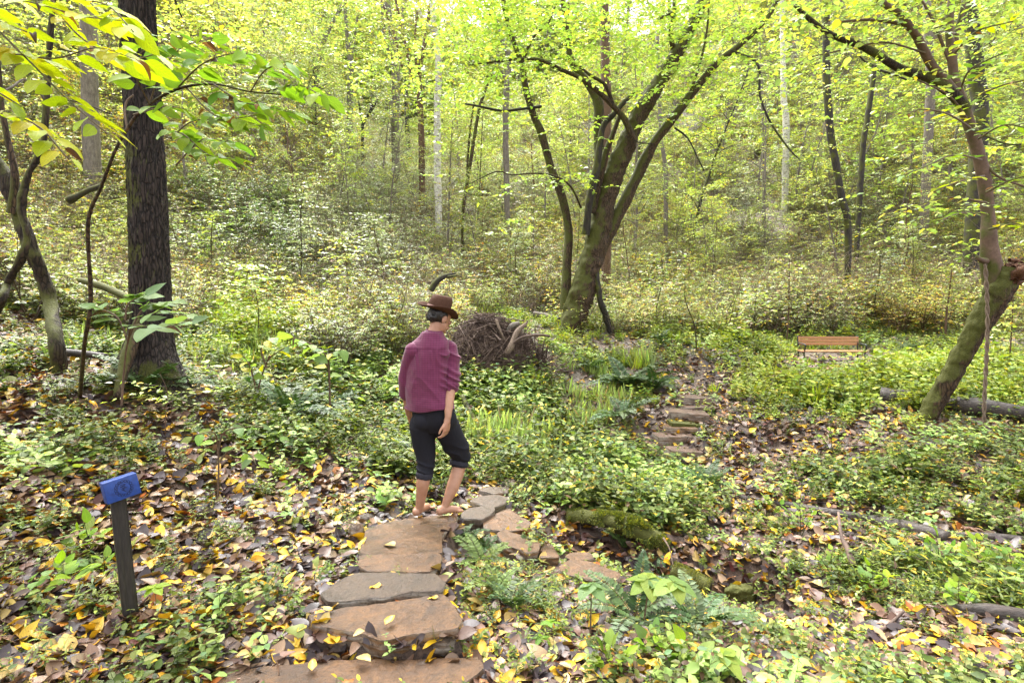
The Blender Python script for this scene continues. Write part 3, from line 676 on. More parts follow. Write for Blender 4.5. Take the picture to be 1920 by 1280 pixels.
# equal screen-ish density: sample in picture plane along the ground
def screen_ground(n, r, ymax=20):
    """ground points with density falling with distance"""
    Y = 1.9*(ymax/1.9)**(r.random(n)); X = r.uniform(-1, 1, n)*(Y*.93+.5); return X, Y
STEP_CLEAR = []   # filled with slab centres below; used to keep plants off the slabs
SLABS = {}
def off_slabs(X, Y):
    k = np.ones(len(X), bool)
    for p in SLAB_W:
        c = p[:, :2].mean(0); k &= ~in_poly(X, Y, c+(p[:, :2]-c)*.97)
    return k
def make_slab(poly, th, m, label, group, seed, name='stone_slab', cat='stone slab'):
    """irregular flat stone: rounded noisy outline, rough sides, gently uneven top"""
    r = np.random.default_rng(seed); n = len(poly); c = poly.mean(0)
    P = []
    for i in range(n):
        a, b = poly[i], poly[(i+1) % n]; m_ = max(3, int(np.linalg.norm(b-a)/.02))
        for j in range(m_): P.append(a+(b-a)*(j/m_))
    P = np.array(P); k = len(P)
    for _ in range(1): P = (np.roll(P, 1, 0)+2*P+np.roll(P, -1, 0))/4
    rad = P-c; rad[:, 2] = 0; rd = nrm(rad)
    P = P+rd*(fbm(P*9+seed, 4)*.012+np.round(vnoise(P*13+seed)*2)*.004)[:, None]
    size = np.linalg.norm(rad[:, :2], axis=1).mean()
    A = np.c_[np.ones(n), poly[:, :2]]; co = np.linalg.lstsq(A, poly[:, 2], rcond=None)[0]
    fr = [.0, .1, .2, .3, .4, .5, .58, .66, .74, .8, .86, .91, .95, .98, 1.0]
    rings = []
    for f in fr:
        Q = c+(P-c)*f; 
        Q[:, 2] = co[0]+Q[:, :2]@co[1:]
        Q[:, 2] += fbm(Q*5+seed, 4)*.006*min(1, size*3) + vnoise(Q*2.2+seed*2)*.008*min(1, size*2) - (.003 if f > .97 else 0)*(.5+.5*np.abs(vnoise(Q*14)))+np.round(fbm(Q*3.1+seed*5, 3)*1.6)*.0028
        rings.append(Q)
    ntop = len(rings); rings.append(rings[-1].copy())
    for d, o in ((.12, 1.003), (.3, 1.006), (.5, 1.0), (.75, .985), (1.0, .96), (1.6, .9)):
        Q = c+(P-c)*o; Q[:, 2] = co[0]+Q[:, :2]@co[1:]-th*d
        Q += rd*(fbm(np.c_[Q[:, :2]*10, Q[:, 2]*40]+seed, 3)*.011)[:, None]
        rings.append(Q)
    mb = MB(); V = np.concatenate(rings); nr = len(rings)
    i = np.arange(nr-1)[:, None]*k; j = np.arange(k)[None]; j2 = (j+1) % k
    mb.add(V, []); FF = np.stack([i+j, i+j2, i+k+j2, i+k+j], -1); FF = np.delete(FF, ntop-1, 0); mb.f4.append(FF.reshape(-1, 4))
    me_off = c.copy(); mb.v[0] = mb.v[0]-me_off
    o = mb.build(name, M[m], loc=tuple(me_off)); tag(o, label, cat, group); return o
for k_, ((nm, pts, z, th, mt, lab), P) in enumerate(zip(SLAB_DEF, SLAB_W)):
    flat = P.copy(); make_slab(P, th, mt, lab, 'stone slabs of the near path', 31+k_)
# side stones
def rock(px, py, sx, sy, sz, m, label, seed, name='rock', cat='rock', Yd=None, group=None, rz=0.0, dz=0.0):
    p = ghit(px, py) if Yd is None else at(px, py, Yd)
    bm = bmesh.new(); bmesh.ops.create_icosphere(bm, subdivisions=4, radius=1.0)
    V = np.array([v.co for v in bm.verts]); F = [[v.index for v in f.verts] for f in bm.faces]; bm.free()
    V = np.sign(V)*np.abs(V)**.75; V = V*(1+fbm(V*1.6+seed*3.1, 4)[:, None]*.22)*[sx, sy, sz]
    c, s = math.cos(rz), math.sin(rz); V = np.c_[V[:, 0]*c-V[:, 1]*s, V[:, 0]*s+V[:, 1]*c, V[:, 2]]
    mb = MB(); mb.add(V, F, (.07, .04, .026) if m == 'soil' else (1, 1, 1)); return tag(mb.build(name, M[m], loc=(p[0], p[1], p[2]+dz)), label, cat, group)
rock(688, 978, .05, .06, .06, 'stone_grey', 'small grey block standing at the left corner of the reddish slab', 1)
rock(668, 1006, .05, .07, .09, 'stone', 'tilted tan stone on the left edge of the path', 2)
rock(655, 1045, .07, .10, .05, 'stone_moss', 'mossy green-brown rock left of the narrow slab', 3)
rock(1390, 1118, .13, .10, .07, 'stone_moss', 'rounded dark mossy boulder in the muddy stream bed', 5)
rock(1440, 1190, .17, .12, .10, 'stone_moss', 'low mud-covered rock below the rounded boulder', 6, dz=-.05)
rock(830, 1200, .06, .05, .05, 'stone_grey', 'dark stone wedged under the thick slab', 7, dz=-.02)

# far stone steps
FAR_STEPS = [ # (px centre, py of front top edge, width px, z drop order, material, label)
 (1302, 752, 52, 'stone_far', 'topmost stone step where the leafy trail begins'),
 (1300, 768, 44, 'stone_far', 'second stone step from the top, small and square'),
 (1288, 784, 62, 'stone_far', 'third stone step from the top, wide with a dark front'),
 (1290, 804, 64, 'stone_moss', 'moss-edged stone step in the middle of the flight'),
 (1279, 812, 52, 'stone', 'orange pointed stone step below the mossy one'),
 (1256, 830, 50, 'stone_far', 'low narrow grey step near the bottom of the flight'),
 (1282, 858, 56, 'stone_far', 'bottom stone step half covered with leaves')]
for k_, (cx, cyp, wd, mt, lab) in enumerate(FAR_STEPS):
    g0 = ghit(cx, cyp+6); s = g0[1]/FPX; hw = wd*s/2*1.2; th = .13; z = g0[2]+.10
    dx = g0[0]; y0_ = g0[1]; r = np.random.default_rng(70+k_)
    poly = np.array([(dx-hw, y0_+r.normal(0, .02), z), (dx-hw*.3, y0_-.03+r.normal(0, .02), z), (dx+hw*.5, y0_-.02+r.normal(0, .02), z), (dx+hw, y0_+r.normal(0, .03), z), (dx+hw*.9, y0_+.26, z), (dx, y0_+.3, z), (dx-hw*.9, y0_+.26, z)])
    ya = r.normal(0, .16); pc = poly.mean(0); q2 = poly-pc; poly = pc+np.c_[q2[:, 0]*math.cos(ya)-q2[:, 1]*math.sin(ya), q2[:, 0]*math.sin(ya)+q2[:, 1]*math.cos(ya), q2[:, 0]*r.normal(0, .05)]+[r.normal(0, .05), 0, r.normal(0, .012)]
    make_slab(poly, th, mt, lab, 'stone steps on the far bank', 80+k_, 'stone_step', 'stone step')
for k_, (cx, cyp, wd, lab) in enumerate([(1212, 856, 40, 'flat stone lying in the plants left of the bottom step'), (1142, 874, 26, 'small brown stone between the two banks'), (1075, 888, 44, 'flat brown stone hidden in plants past the stepping stones')]):
    g0 = ghit(cx, cyp); hw = wd*g0[1]/FPX/2; z = g0[2]+.05
    poly = np.array([(g0[0]-hw, g0[1], z), (g0[0], g0[1]-.05, z), (g0[0]+hw, g0[1]+.02, z), (g0[0]+hw*.8, g0[1]+.2, z), (g0[0]-hw*.7, g0[1]+.22, z)])
    make_slab(poly, .09, 'stone_far', lab, None, 95+k_)

# ------------------------------------------------------------------ fallen leaves
def big_leaf_mesh(seed, L=1.0, Wd=.26, nl=9, nw=3, curl=.18, fold=.12, wav=.03, mats='litter', name='leaf', col=(1, 1, 1), shape='ovate', petiole=.12):
    r = np.random.default_rng(seed); t = np.linspace(0, 1, nl); 
    if shape == 'ovate': wv = Wd*np.sin(np.pi*t**.8)**.75*(1-.25*t)*1.15
    elif shape == 'heart': wv = Wd*1.25*(np.sin(np.pi*np.clip(t*.92+.08, 0, 1)**.62))**.7
    else: wv = Wd*np.sin(np.pi*t)**.8*(1+.0*t)
    wv[-1] = .0; wv[0] = .002+(.12*Wd if shape == 'heart' else 0)
    us = np.linspace(-1, 1, 2*nw-1)
    V = []; U = []
    cx = r.normal(0, .06)
    for i, tt in enumerate(t):
        for u_ in us:
            x = wv[i]*u_+cx*math.sin(tt*2.5); y = tt; z = fold*abs(u_)*wv[i]*4*.5 - curl*tt**2
            z += wav*math.sin(tt*9+seed+u_*2)*abs(u_)+r.normal(0, wav*.3)
            V.append((x, y, z)); U.append((u_, tt))
    m = len(us); F = [(i*m+j, i*m+j+1, (i+1)*m+j+1, (i+1)*m+j) for i in range(nl-1) for j in range(m-1)]
    V = np.array(V)*L; mb = MB(); mb.add(V, F, col, np.array(U))
    if petiole: tube(mb, np.array([(0, 0, 0), (0, -petiole*.5, -.01), (0.01, -petiole, -.03)])*L, np.array([.008, .006, .005])*L, 3, 1, col=np.array(col)*.7, capt=False)
    return mb.mesh(name, M[mats])
LIT_COLS = [((.50,.30,.012), 1.9), ((.36,.26,.07), 1.0), ((.22,.145,.085), 2.0), ((.165,.098,.062), 3.2), ((.09,.052,.036), 3.6), ((.038,.027,.030), 4.8), ((.07,.022,.018), .7), ((.30,.11,.015), .8), ((.15,.18,.03), .7)]
lit = []; litw = []
sd_ = 0
for c_, w_ in LIT_COLS:
    for v_ in range(3):
        sd_ += 1; rr = np.random.default_rng(sd_)
        lit.append(big_leaf_mesh(600+sd_, 1.0, rr.uniform(.2, .32), 6, 2, rr.uniform(-.3, .35), rr.uniform(-.1, .35), rr.uniform(.02, .07), 'litter', col=c_, shape=['ovate', 'heart', 'lens'][v_])); litw.append(w_/3)
SRC_LIT = source('dry_leaf_shape', lit); litw = np.array(litw)/sum(litw)
r = np.random.default_rng(31)
def litter_density(px, py, X, Y):
    d = .95 - .45*np.clip(green_mask(px, py, X, Y), 0, 1)
    d += .5*np.exp(-(((px-1290)/70)**2+((py-700)/60)**2))
    d -= .62*np.exp(-(((px-1500)/330)**2+((py-1190)/60)**2)) + .3*np.exp(-(((px-1420)/120)**2+((py-1050)/60)**2))
    return np.clip(d, .05, 1)
def litter_set(n, r, ymax):
    X, Y = screen_ground(n, r, ymax); Z = gz(X, Y); px, py, _ = project(np.stack([X, Y, Z], -1))
    k = r.random(n) < litter_density(px, py, X, Y)
    on = ~off_slabs(X, Y); k &= ~on | (r.random(n) < .06)
    return X[k], Y[k], Z[k]
X, Y, Z = litter_set(125000, r, 30); n = len(X)
ax, ay = slope_rot(X, Y)
idx = r.choice(len(lit), n, p=litw); 
yellow = idx < 6
lift = np.where(yellow, r.uniform(.006, .03, n), r.uniform(0, .02, n))
rot = np.stack([ax+r.normal(0, .28, n), ay+r.normal(0, .28, n), r.uniform(0, 6.28, n)], -1)
scl = r.uniform(.055, .125, n)*np.where(Y < 3.5, .95, 1.0)
onS = ~off_slabs(X, Y); scl = np.where(onS, scl*r.uniform(.12, .4, n), scl); Z = np.where(onS, Z+.036, Z); idx = np.where(onS, r.integers(9, 18, n), idx); rot[onS] *= [.25, .25, 1]; lift = np.where(onS, .003, lift)
PT = np.stack([X, Y, Z+lift], -1); pp, qq, dd = project(PT)
inview = (pp > -20) & (pp < 1940) & (qq < 1300)
score = np.where(inview, scl/dd*np.where(yellow, 1.25, 1.0), -1); order = np.argsort(-score)
near = order[:300]; rest = order[300:]
def euler_wm(rx, ry, rz): return (rx, ry, rz)
for i_ in near:
    o = link('fallen_leaf', lit[idx[i_]], ground); o.location = tuple(PT[i_]); o.rotation_euler = tuple(rot[i_]); o.scale = (scl[i_],)*3
stuff('fallen_leaves', PT[rest], rot[rest], scl[rest], idx[rest], SRC_LIT, 'brown, purple-grey and yellow fallen leaves carpeting the damp forest floor', 'fallen leaves')
# leaves lying on the slabs, each one its own
for (px, py, s, rz, ci, z, lab) in [(716,1096,.085,1.7,0,.068,'narrow yellow leaf lying across the thin greyish slab'),(722,1170,.075,-.5,1,.062,'upright pale yellow leaf on the thick front slab'),(684,1182,.07,2.4,3,.06,'curled pale leaf at the front edge of the thick slab'),
        (776,989,.08,1.5,0,-.045,'yellow leaf on the slab just behind the man'),(740,1022,.09,1.2,4,.02,'tan leaf in the middle of the reddish slab'),(695,1239,.08,1.2,3,-.02,'cream leaf on the back edge of the frontmost slab'),(585,1256,.07,.3,1,-.025,'small orange-yellow leaf on the left of the frontmost slab'),
        (625,1143,.07,1.4,5,.055,'tan leaf on the back left corner of the thick slab'),(822,1118,.06,1.6,0,.062,'yellow leaf at the back right corner of the thick slab'),(664,1272,.06,2.2,21,-.025,'curled orange-brown leaf near the picture bottom on the slab')]:
    p = on_z(px, py, z); o = link('fallen_leaf', lit[ci], None); o.location = tuple(p); o.rotation_euler = (.08, .05, rz); o.scale = (s,)*3; tag(o, lab, 'leaf', 'leaves lying on the stone slabs')
# ------------------------------------------------------------------ ground cover
r = np.random.default_rng(41)
X, Y = screen_ground(70000, r, 26); Z = gz(X, Y); px, py, _ = project(np.stack([X, Y, Z], -1))
gmk = green_mask(px, py, X, Y); cl = .5+.75*n2(X, Y, 2.4, 3, 12.0); lawn0 = np.clip(np.exp(-(((px-1620)/360)**2+((py-715)/60)**2))*1.3, 0, 1); k = (r.random(len(X)) < np.clip(gmk, 0, 1.3)*np.clip(cl, .12, 1)*.60*(1+lawn0)*np.clip((Y-1.0)/4.5, .35, 1)+.035) & off_slabs(X, Y)
k &= ~((np.hypot(X-ghit(790, 975)[0], Y-4.5) < .22))
X, Y, Z, px, py, gmk = [a[k] for a in (X, Y, Z, px, py, gmk)]; n = len(X)
lawn = np.exp(-(((px-1620)/340)**2+((py-725)/55)**2)) + np.exp(-(((px-1150)/200)**2+((py-620)/40)**2)) + .8*np.exp(-(((px-470)/110)**2+((py-600)/60)**2))
lw = r.random(n) < lawn
spc = n2(X, Y, .8, 3, 40.0)+r.normal(0, .22, n); idx = np.where(spc < -.5, 9, np.where(spc < -.15, 1, np.where(spc < .15, 2, np.where(spc < .45, 0, np.where(spc < .7, 3, 8)))))
rr9 = r.random(n); idx = np.where(rr9 < .12, r.choice([0, 1, 2, 9], n), idx); idx = np.where(lw, r.choice([4, 5, 6, 7], n, p=[.35, .3, .2, .15]), idx)
idx = np.where((Y < 7) & (idx >= 6) & (idx <= 8), 2, idx)
scl = r.uniform(.6, 1.6, n)*(1+.3*n2(X, Y, 1.1, 2, 50.0))*np.where(lw, 1.2, 1.0)*np.where(Y < 4, .85, 1.1)*np.clip(.7+gmk*.35, .7, 1.15)
stuff('ground_cover', np.stack([X, Y, Z-.01], -1), np.stack([r.normal(0, .15, n), r.normal(0, .15, n), r.uniform(0, 6.28, n)], -1), scl, idx, SRC_HERB,
      'low green herbs, seedlings and grass growing through the forest floor', 'ground cover')

# ------------------------------------------------------------------ ferns
def frond_mesh(seed, L=.45, n=32, col=(.055, .115, .06), arch=.9, wid=.13):
    r = np.random.default_rng(seed); mb = MB(); t = np.linspace(0, 1, 12)
    a = np.array([.95-arch*1.25*x for x in t]); st = L/11; pts = [np.zeros(3)]
    for q in range(11): pts.append(pts[-1]+np.array([0, math.cos(a[q]), math.sin(a[q])])*st)
    pts = np.array(pts); tube(mb, pts, np.linspace(.003, .001, 12), 3, 1, col=(.07, .08, .02), capt=False)
    tt = np.linspace(.12, .99, n); f = tt*11; k = np.minimum(f.astype(int), 10); p = pts[k]+(pts[k+1]-pts[k])*(f-k)[:, None]; tg = nrm(pts[k+1]-pts[k])
    ln = wid*.5*(np.sin(np.pi*np.clip(tt*.86+.12, 0, 1))**.6)*(1-.4*tt)*1.5*(L/.45)
    nn = nrm(np.cross(np.array([1.0, 0, 0]), tg))
    for s in (-1, 1):
        d = nrm(np.array([s*1.0, 0, 0])+tg*.35+nn*r.normal(0, .12, (n, 1)))
        c = np.clip(np.array(col)*(1+r.normal(0, .2, (n, 1))), .01, 1)
        mb.scatter(T_FAR, frames(d, nn+r.normal(0, .18, (n, 3)), ln, np.full(n, .046*L/.45)), p, c)
    return mb.mesh('frond', M['fern'])
FR = [frond_mesh(700+k, .45, 26, c, ar) for k, (c, ar) in enumerate([((.042, .085, .022), .85), ((.06, .11, .03), 1.0), ((.035, .07, .018), .7), ((.09, .13, .055), 1.1)])]
FRY = [frond_mesh(720, .45, 24, (.13, .19, .04), .9)]
def fern(px, py, size, nf, label, yellow=False, seed=0, up=0.0, group='ferns growing on the forest floor', Yd=None):
    p = ghit(px, py) if Yd is None else at(px, py, Yd); r = np.random.default_rng(900+seed)
    size *= 1.18; o = empty('fern', (p[0], p[1], p[2]+.02), label=label, cat='fern', group=group)
    for q in range(nf):
        f = link('frond', (FRY if yellow else FR)[int(r.integers(0, 1 if yellow else 4))], o); f.rotation_euler = (r.normal(.0, .22)+up, r.normal(0, .15), q/nf*6.283+r.normal(0, .25)); s = size/.45*r.uniform(.65, 1.15); f.scale = (s,)*3
    return o
for q, (a, b, s, nf, lab, yl) in enumerate([
 (275,745,.5,11,'fern with arching fronds at the foot of the dark trunk',0),(335,730,.42,8,'fern at the right foot of the dark trunk',0),(215,735,.35,6,'small fern left of the dark trunk base',0),
 (540,790,.62,14,'big blue-green fern below the broad-leaved sapling',0),(610,770,.5,10,'fern nearest the man on the left bank',0),(470,740,.45,8,'fern between the dark trunk and the sapling',0),(620,735,.4,7,'smaller fern behind the broad-leaved sapling',0),
 (1180,730,.75,16,'largest fern, beside the leafy trail past the ditch',0),(1110,700,.55,9,'pale fern left of the largest fern',0),(1170,790,.5,9,'fern on the bank left of the stone steps',0),(1225,735,.5,8,'fern at the right of the largest fern',0),
 (1325,920,.45,11,'fern on the slope under the stone steps',0),(862,1022,.22,11,'fern growing over the right edge of the reddish slab',0),(905,1040,.20,8,'fern among the stones right of the reddish slab',0),
 (905,1065,.28,8,'yellowing fern hanging below the path stones',1),(930,1120,.25,7,'small light fern right of the thin slab',1),(960,1150,.24,7,'small fern right of the thick slab',0),
 (1310,1180,.34,9,'fern beside the rounded mossy boulder',0),(1170,1040,.22,4,'thin upright fern below the mossy log',0),(1240,1090,.24,4,'small fern at the stream edge under the mossy log',0),
 (1190,1170,.33,8,'fern beneath the big-leaved plant',0),(390,640,.3,7,'little fern on the bright bank behind the trunk',0),(1240,650,.45,8,'upright fern by the trail near the big tree',0),(1700,660,.4,7,'fern right of the bench',0),
 (690,690,.38,7,'fern on the shaded bank left of the man',0)]):
    fern(a, b, s, nf, lab, bool(yl), q, up=.25 if q in (18, 19, 22) else 0)

# ------------------------------------------------------------------ near trees
def px_path(L):
    """(px, py, depth) -> world points"""
    return np.array([at(*q) for q in L])
def stem(parent, L, widths, m, name='stem', sides=12, k=6, rough=.12, rs=4.0, capt=True):
    P = px_path(L); Rr = np.array([w_*q[2]/FPX/2 for w_, q in zip(widths, L)])
    mb = MB(); tube(mb, P-np.array(parent.location), Rr, sides, k if sides < 50 else 26, rough, rs, capt=capt); return mb.build(name, M[m], parent)
# --- dark trunk on the left, with furrowed bark
b = at(282, 705, 5.9); b[2] = gz1(b[0], b[1])
t1 = empty('tree', b, label='big dark trunk with furrowed bark and mossy foot on the left bank', cat='tree')
hh = np.linspace(-.3, 5.6, 520); nS = 200; th = np.arange(nS)/nS*2*pi
axis = px_path([(285,760,5.9),(286,690,5.9),(283,560,5.9),(278,400,5.9),(270,240,5.9),(262,100,5.9),(257,0,5.9),(252,-160,5.9),(250,-420,5.9)])-b
cz = axis[:, 2]; ax_x = np.interp(hh, cz, axis[:, 0]); ax_y = np.interp(hh, cz, axis[:, 1])
r0 = np.interp(hh, [-.3, .0, .25, .6, 1.5, 3, 5.6], [.34, .28, .215, .190, .175, .160, .14])
HH, TH = np.meshgrid(hh, th, indexing='ij')
flare = np.clip(.5-HH, 0, .8)**1.4*(.5+.5*np.cos(3*TH+1.0))*.42+np.clip(.7-HH, 0, 1)*.22*np.clip(np.cos(TH-2.9), 0, 1)**3
rad = r0[:, None]+flare
q = np.stack([np.cos(TH)*3.2, np.sin(TH)*3.2, HH*2.0], -1)
rid = 1-np.abs(vnoise(np.stack([np.cos(TH)*7.5, np.sin(TH)*7.5, HH*3.4], -1)+fbm(q*1.3, 2)[..., None]*.8)); rid2 = 1-np.abs(vnoise(np.stack([np.cos(TH)*17, np.sin(TH)*17, HH*8], -1)))
rad = rad + (rid**3-.5)*.017 + (rid2**2-.5)*.008 + vnoise(np.stack([np.cos(TH)*26, np.sin(TH)*26, HH*40], -1))*.0035
V = np.stack([ax_x[:, None]+rad*np.cos(TH), ax_y[:, None]+rad*np.sin(TH), HH], -1)
mb = MB(); mb.add(V.reshape(-1, 3), []); i = np.arange(519)[:, None]*nS; j = np.arange(nS)[None]; j2 = (j+1) % nS
mb.f4.append(np.stack([i+j, i+j2, i+nS+j2, i+nS+j], -1).reshape(-1, 4)); mb.build('trunk', M['bark_dark'], t1)
stem(t1, [(262,600,5.75),(248,640,5.6),(232,690,5.45),(220,745,5.3)], (18, 26, 24, 16), 'bark_moss', 'root', rough=.2)
# pale vine loop on it
stem(t1, [(238,240,5.5),(234,210,5.5),(238,190,5.5),(250,178,5.5)], (4, 4, 4, 3), 'dead_wood', 'vine', 5)

r = np.random.default_rng(44); cr = MB(); P = []; D = []; L = []; tbm = MB()  # overhead branches and leaves of the dark trunk, added to shade the near ground
for q in range(26):
    a = r.uniform(0, 6.28); ln = r.uniform(1.6, 4.6); z0 = r.uniform(4.6, 6.8); e = np.array([math.cos(a)*ln, math.sin(a)*ln, z0+r.uniform(.3, 1.6)]); s0 = np.array([-.15, 0, min(z0, 5.6)])
    tube(tbm, [s0, (s0+e)/2+[0, 0, .3], e], [.05, .032, .01], 6, 4, capt=False)
    for k_ in range(34):
        p = s0+(e-s0)*r.uniform(.35, 1.1)+r.normal(0, .5, 3)*[1, 1, .5]; aa = r.uniform(0, 6.28); P.append(p); D.append([math.cos(aa), math.sin(aa), 0]); L.append(r.uniform(.35, .7))
tube(tbm, [axis[-2], axis[-1], axis[-1]+[-.1, 0, 1.6], axis[-1]+[0, 0, 3]], [.15, .13, .09, .03], 10, 3)
tbm.build('shade_limbs', M['bark_dark'], t1); sprays(cr, np.array(P), np.array(D), np.array(L), r, PAL_CANOPY, .12, 8, T_FAR, twr=.003); cr.build('crown', M['leaf'], t1)['kind'] = 'stuff'
# --- leaf meshes for near foliage
def near_leaf(seed, col, shape='ovate', curl=.15, fold=.1, wd=.25): return big_leaf_mesh(seed, 1.0, wd, 9, 3, curl, fold, .012, 'leaf_near', 'leaf', col, shape, .15)
NL_Y = [near_leaf(800+k, c, 'ovate', cu, .08, wd) for k, (c, cu, wd) in enumerate([((.34,.42,.008), .12, .25), ((.38,.43,.01), .2, .28), ((.29,.39,.01), .05, .24), ((.45,.42,.015), .2, .26)])]
NL_G = [near_leaf(820+k, c, 'ovate', cu, .08, wd) for k, (c, cu, wd) in enumerate([((.19,.32,.02), .12, .26), ((.23,.35,.025), .2, .28), ((.14,.26,.03), .1, .25)])]
NL_P = [near_leaf(840+k, c, 'heart', cu, .06, wd) for k, (c, cu, wd) in enumerate([((.13,.22,.08), .12, .27), ((.16,.26,.075), .2, .28), ((.20,.28,.05), .1, .27)])]
NL_B = [near_leaf(860, (.06,.03,.014), 'ovate', .6, .4, .2), near_leaf(861, (.20,.10,.02), 'ovate', .4, .3, .22)]
def mat_from(d, nrm_, tw=0.0):
    d = Vector(d).normalized(); s = d.cross(Vector(nrm_)).normalized(); nn = s.cross(d)
    return Matrix((s, d, nn)).transposed()
def put_leaf(parent, me, p, d, up, size):
    o = link('leaf', me, parent); o.matrix_local = Matrix.Translation(Vector(p)) @ mat_from(d, up).to_4x4() @ Matrix.Scale(size, 4); return o
def leafy_line(parent, P, r, meshes, n, size, t0=.15, spread=1.0, droop=-.15, tilt=.25, brown=.06, off=.02, upv=(0, 0, 1)):
    """leaves in two ranks along a twig polyline (parent-local coordinates)"""
    P, _ = smooth_path(P, np.zeros(len(P)), 6); seg = np.r_[0, np.cumsum(np.linalg.norm(np.diff(P, axis=0), axis=1))]; seg /= seg[-1]
    for q in range(n):
        t = t0+(1-t0)*(q+.5)/n; p = np.array([np.interp(t, seg, P[:, k]) for k in range(3)]); p2 = np.array([np.interp(min(t+.03, 1), seg, P[:, k]) for k in range(3)])
        tg = p2-p if t < .97 else P[-1]-P[-2]; tg = tg/np.linalg.norm(tg); sd = np.cross(tg, UP); sd /= np.linalg.norm(sd)+1e-6
        s = 1 if q % 2 else -1; k = .95 if t < .95 else .1
        d = tg*.65+sd*s*k*spread+np.array([0, 0, droop])+r.normal(0, .18, 3); me = meshes[int(r.integers(0, len(meshes)))] if r.random() > brown else NL_B[int(r.integers(0, 2))]
        put_leaf(parent, me, p+sd*s*off, d, np.array(upv)+r.normal(0, tilt, 3), size*r.uniform(.65, 1.2)*(.6 if me in NL_B else 1))
def branch_with_leaves(parent, L, widths, m, r, meshes, n, size, **k):
    stem(parent, L, widths, m, 'twig', 6, 5, .05); leafy_line(parent, px_path(L)-np.array(parent.location), r, meshes, n, size, **k)

# --- arching sapling in front of the dark trunk
r = np.random.default_rng(51)
bp = ghit(150, 745); sap = empty('sapling', bp, label='arching sapling bending right across the dark trunk, hung with bright green leaves', cat='sapling')
arc = [(150,745,bp[1]),(158,650,4.0),(170,560,3.7),(165,420,3.5),(190,350,3.4),(215,285,3.3),(240,240,3.3),(268,205,3.25),(330,168,3.2),(400,158,3.15),(470,172,3.1),(560,178,3.05),(610,165,3.0)]
stem(sap, arc, (8, 7.5, 7, 7, 6.5, 6, 6, 5.5, 5, 4, 3, 2.4, 1.6), 'bark_moss', 'stem', 8)
for L, n_ in [([(330,168,3.2),(380,120,3.0),(440,100,2.9),(480,105,2.8)], 13), ([(280,195,3.25),(300,140,3.1),(340,90,3.0),(400,72,2.9)], 14), ([(400,158,3.15),(450,190,2.9),(500,200,2.8),(560,215,2.75)], 13),
              ([(350,165,3.2),(400,215,3.0),(450,225,2.9),(500,240,2.8)], 13), ([(320,260,3.3),(360,228,3.1),(420,225,3.0),(490,215,2.9)], 10), ([(300,250,3.4),(340,250,3.2),(390,290,3.1),(450,300,3.0)], 12),
              ([(250,215,3.2),(310,200,3.0),(350,205,2.9)], 6), ([(470,172,3.1),(500,130,2.9),(550,120,2.8)], 9), ([(500,172,3.05),(560,160,2.9),(610,185,2.8)], 10), ([(280,195,3.2),(250,130,3.0),(270,95,2.9),(330,70,2.8)], 11), ([(330,310,3.4),(380,262,3.2),(440,270,3.0)], 8)]:
    branch_with_leaves(sap, L, [3, 2.4, 2, 1.2][:len(L)], 'bark_smooth', r, NL_G, int(n_*2.0), .105, brown=.07, droop=-.3, tilt=.5)
# --- near overhanging branch, top left
b2 = at(-60, 190, 2.2); br = empty('overhanging_branch', b2, label='overhanging branch with big yellow green leaves in the upper left corner', cat='branch')
for L, n_ in [([(60,-60,1.5),(140,60,1.5),(230,110,1.45),(300,100,1.4)], 8), ([(-60,200,1.5),(60,230,1.5),(130,300,1.45)], 5), ([(-80,120,1.5),(0,100,1.5),(100,110,1.45),(180,90,1.4),(250,110,1.35)], 9), ([(-80,-40,1.5),(0,-10,1.5),(80,10,1.4),(150,30,1.35),(230,40,1.3)], 9), ([(0,60,1.5),(60,120,1.45),(130,190,1.4),(200,250,1.35)], 9),
              ([(-60,0,1.6),(0,40,1.5),(50,60,1.4)], 6), ([(50,-60,1.5),(120,-10,1.4),(200,10,1.35),(250,60,1.3)], 8), ([(-60,150,1.6),(-10,170,1.5),(40,200,1.5)], 4)]:
    L = [(a_, c_, d_*1.45) for a_, c_, d_ in L]
    branch_with_leaves(br, L, [4, 3.4, 2.6, 2, 1.2][:len(L)], 'bark_smooth', r, NL_Y, int(n_*2.6), .098, brown=.09, droop=-.2, tilt=.4)
# --- twisted thin trunk and mossy trunk at the left edge
bp = ghit(110, 700); b = bp
tl = empty('tree', b, label='mossy leaning trunk at the left picture edge', cat='tree')
stem(tl, [(116,720,b[1]),(105,640,b[1]-.1),(92,560,6.3),(60,470,6.2),(30,390,6.2),(8,330,6.2),(-40,250,6.2),(-120,120,6.2)], (30, 25, 25, 26, 26, 27, 25, 18), 'bark_mossy', 'trunk', 40, 16, .3)
stem(tl, [(20,400,6.1),(28,330,6.1),(14,260,6.1),(2,190,6.1),(-5,100,6.1)], (14, 13, 10, 9, 8), 'bark_moss', 'branch', 8)
b = ghit(-40, 640); tv = empty('tree', b, label='thin twisted grey stem curving up beside the left edge', cat='tree')
stem(tv, [(-40,650,b[1]),(-5,580,4.7),(15,530,4.7),(42,480,4.6),(50,440,4.6),(40,390,4.6),(52,330,4.6),(78,280,4.6),(86,220,4.6),(88,150,4.6),(94,70,4.6),(100,0,4.6),(102,-80,4.6)],
     (13, 13, 13, 13, 13, 12.5, 12, 11, 11, 10, 9, 8, 7), 'bark_mossy', 'stem', 16, 10, .3, 9)
stem(tv, [(88,190,4.6),(50,150,4.5),(20,165,4.4),(-30,190,4.3)], (5, 4, 4, 3), 'bark_grey', 'branch', 6)
stem(tv, [(86,190,4.6),(140,190,4.5),(210,215,4.5)], (5, 3, 2), 'bark_black', 'branch', 6)
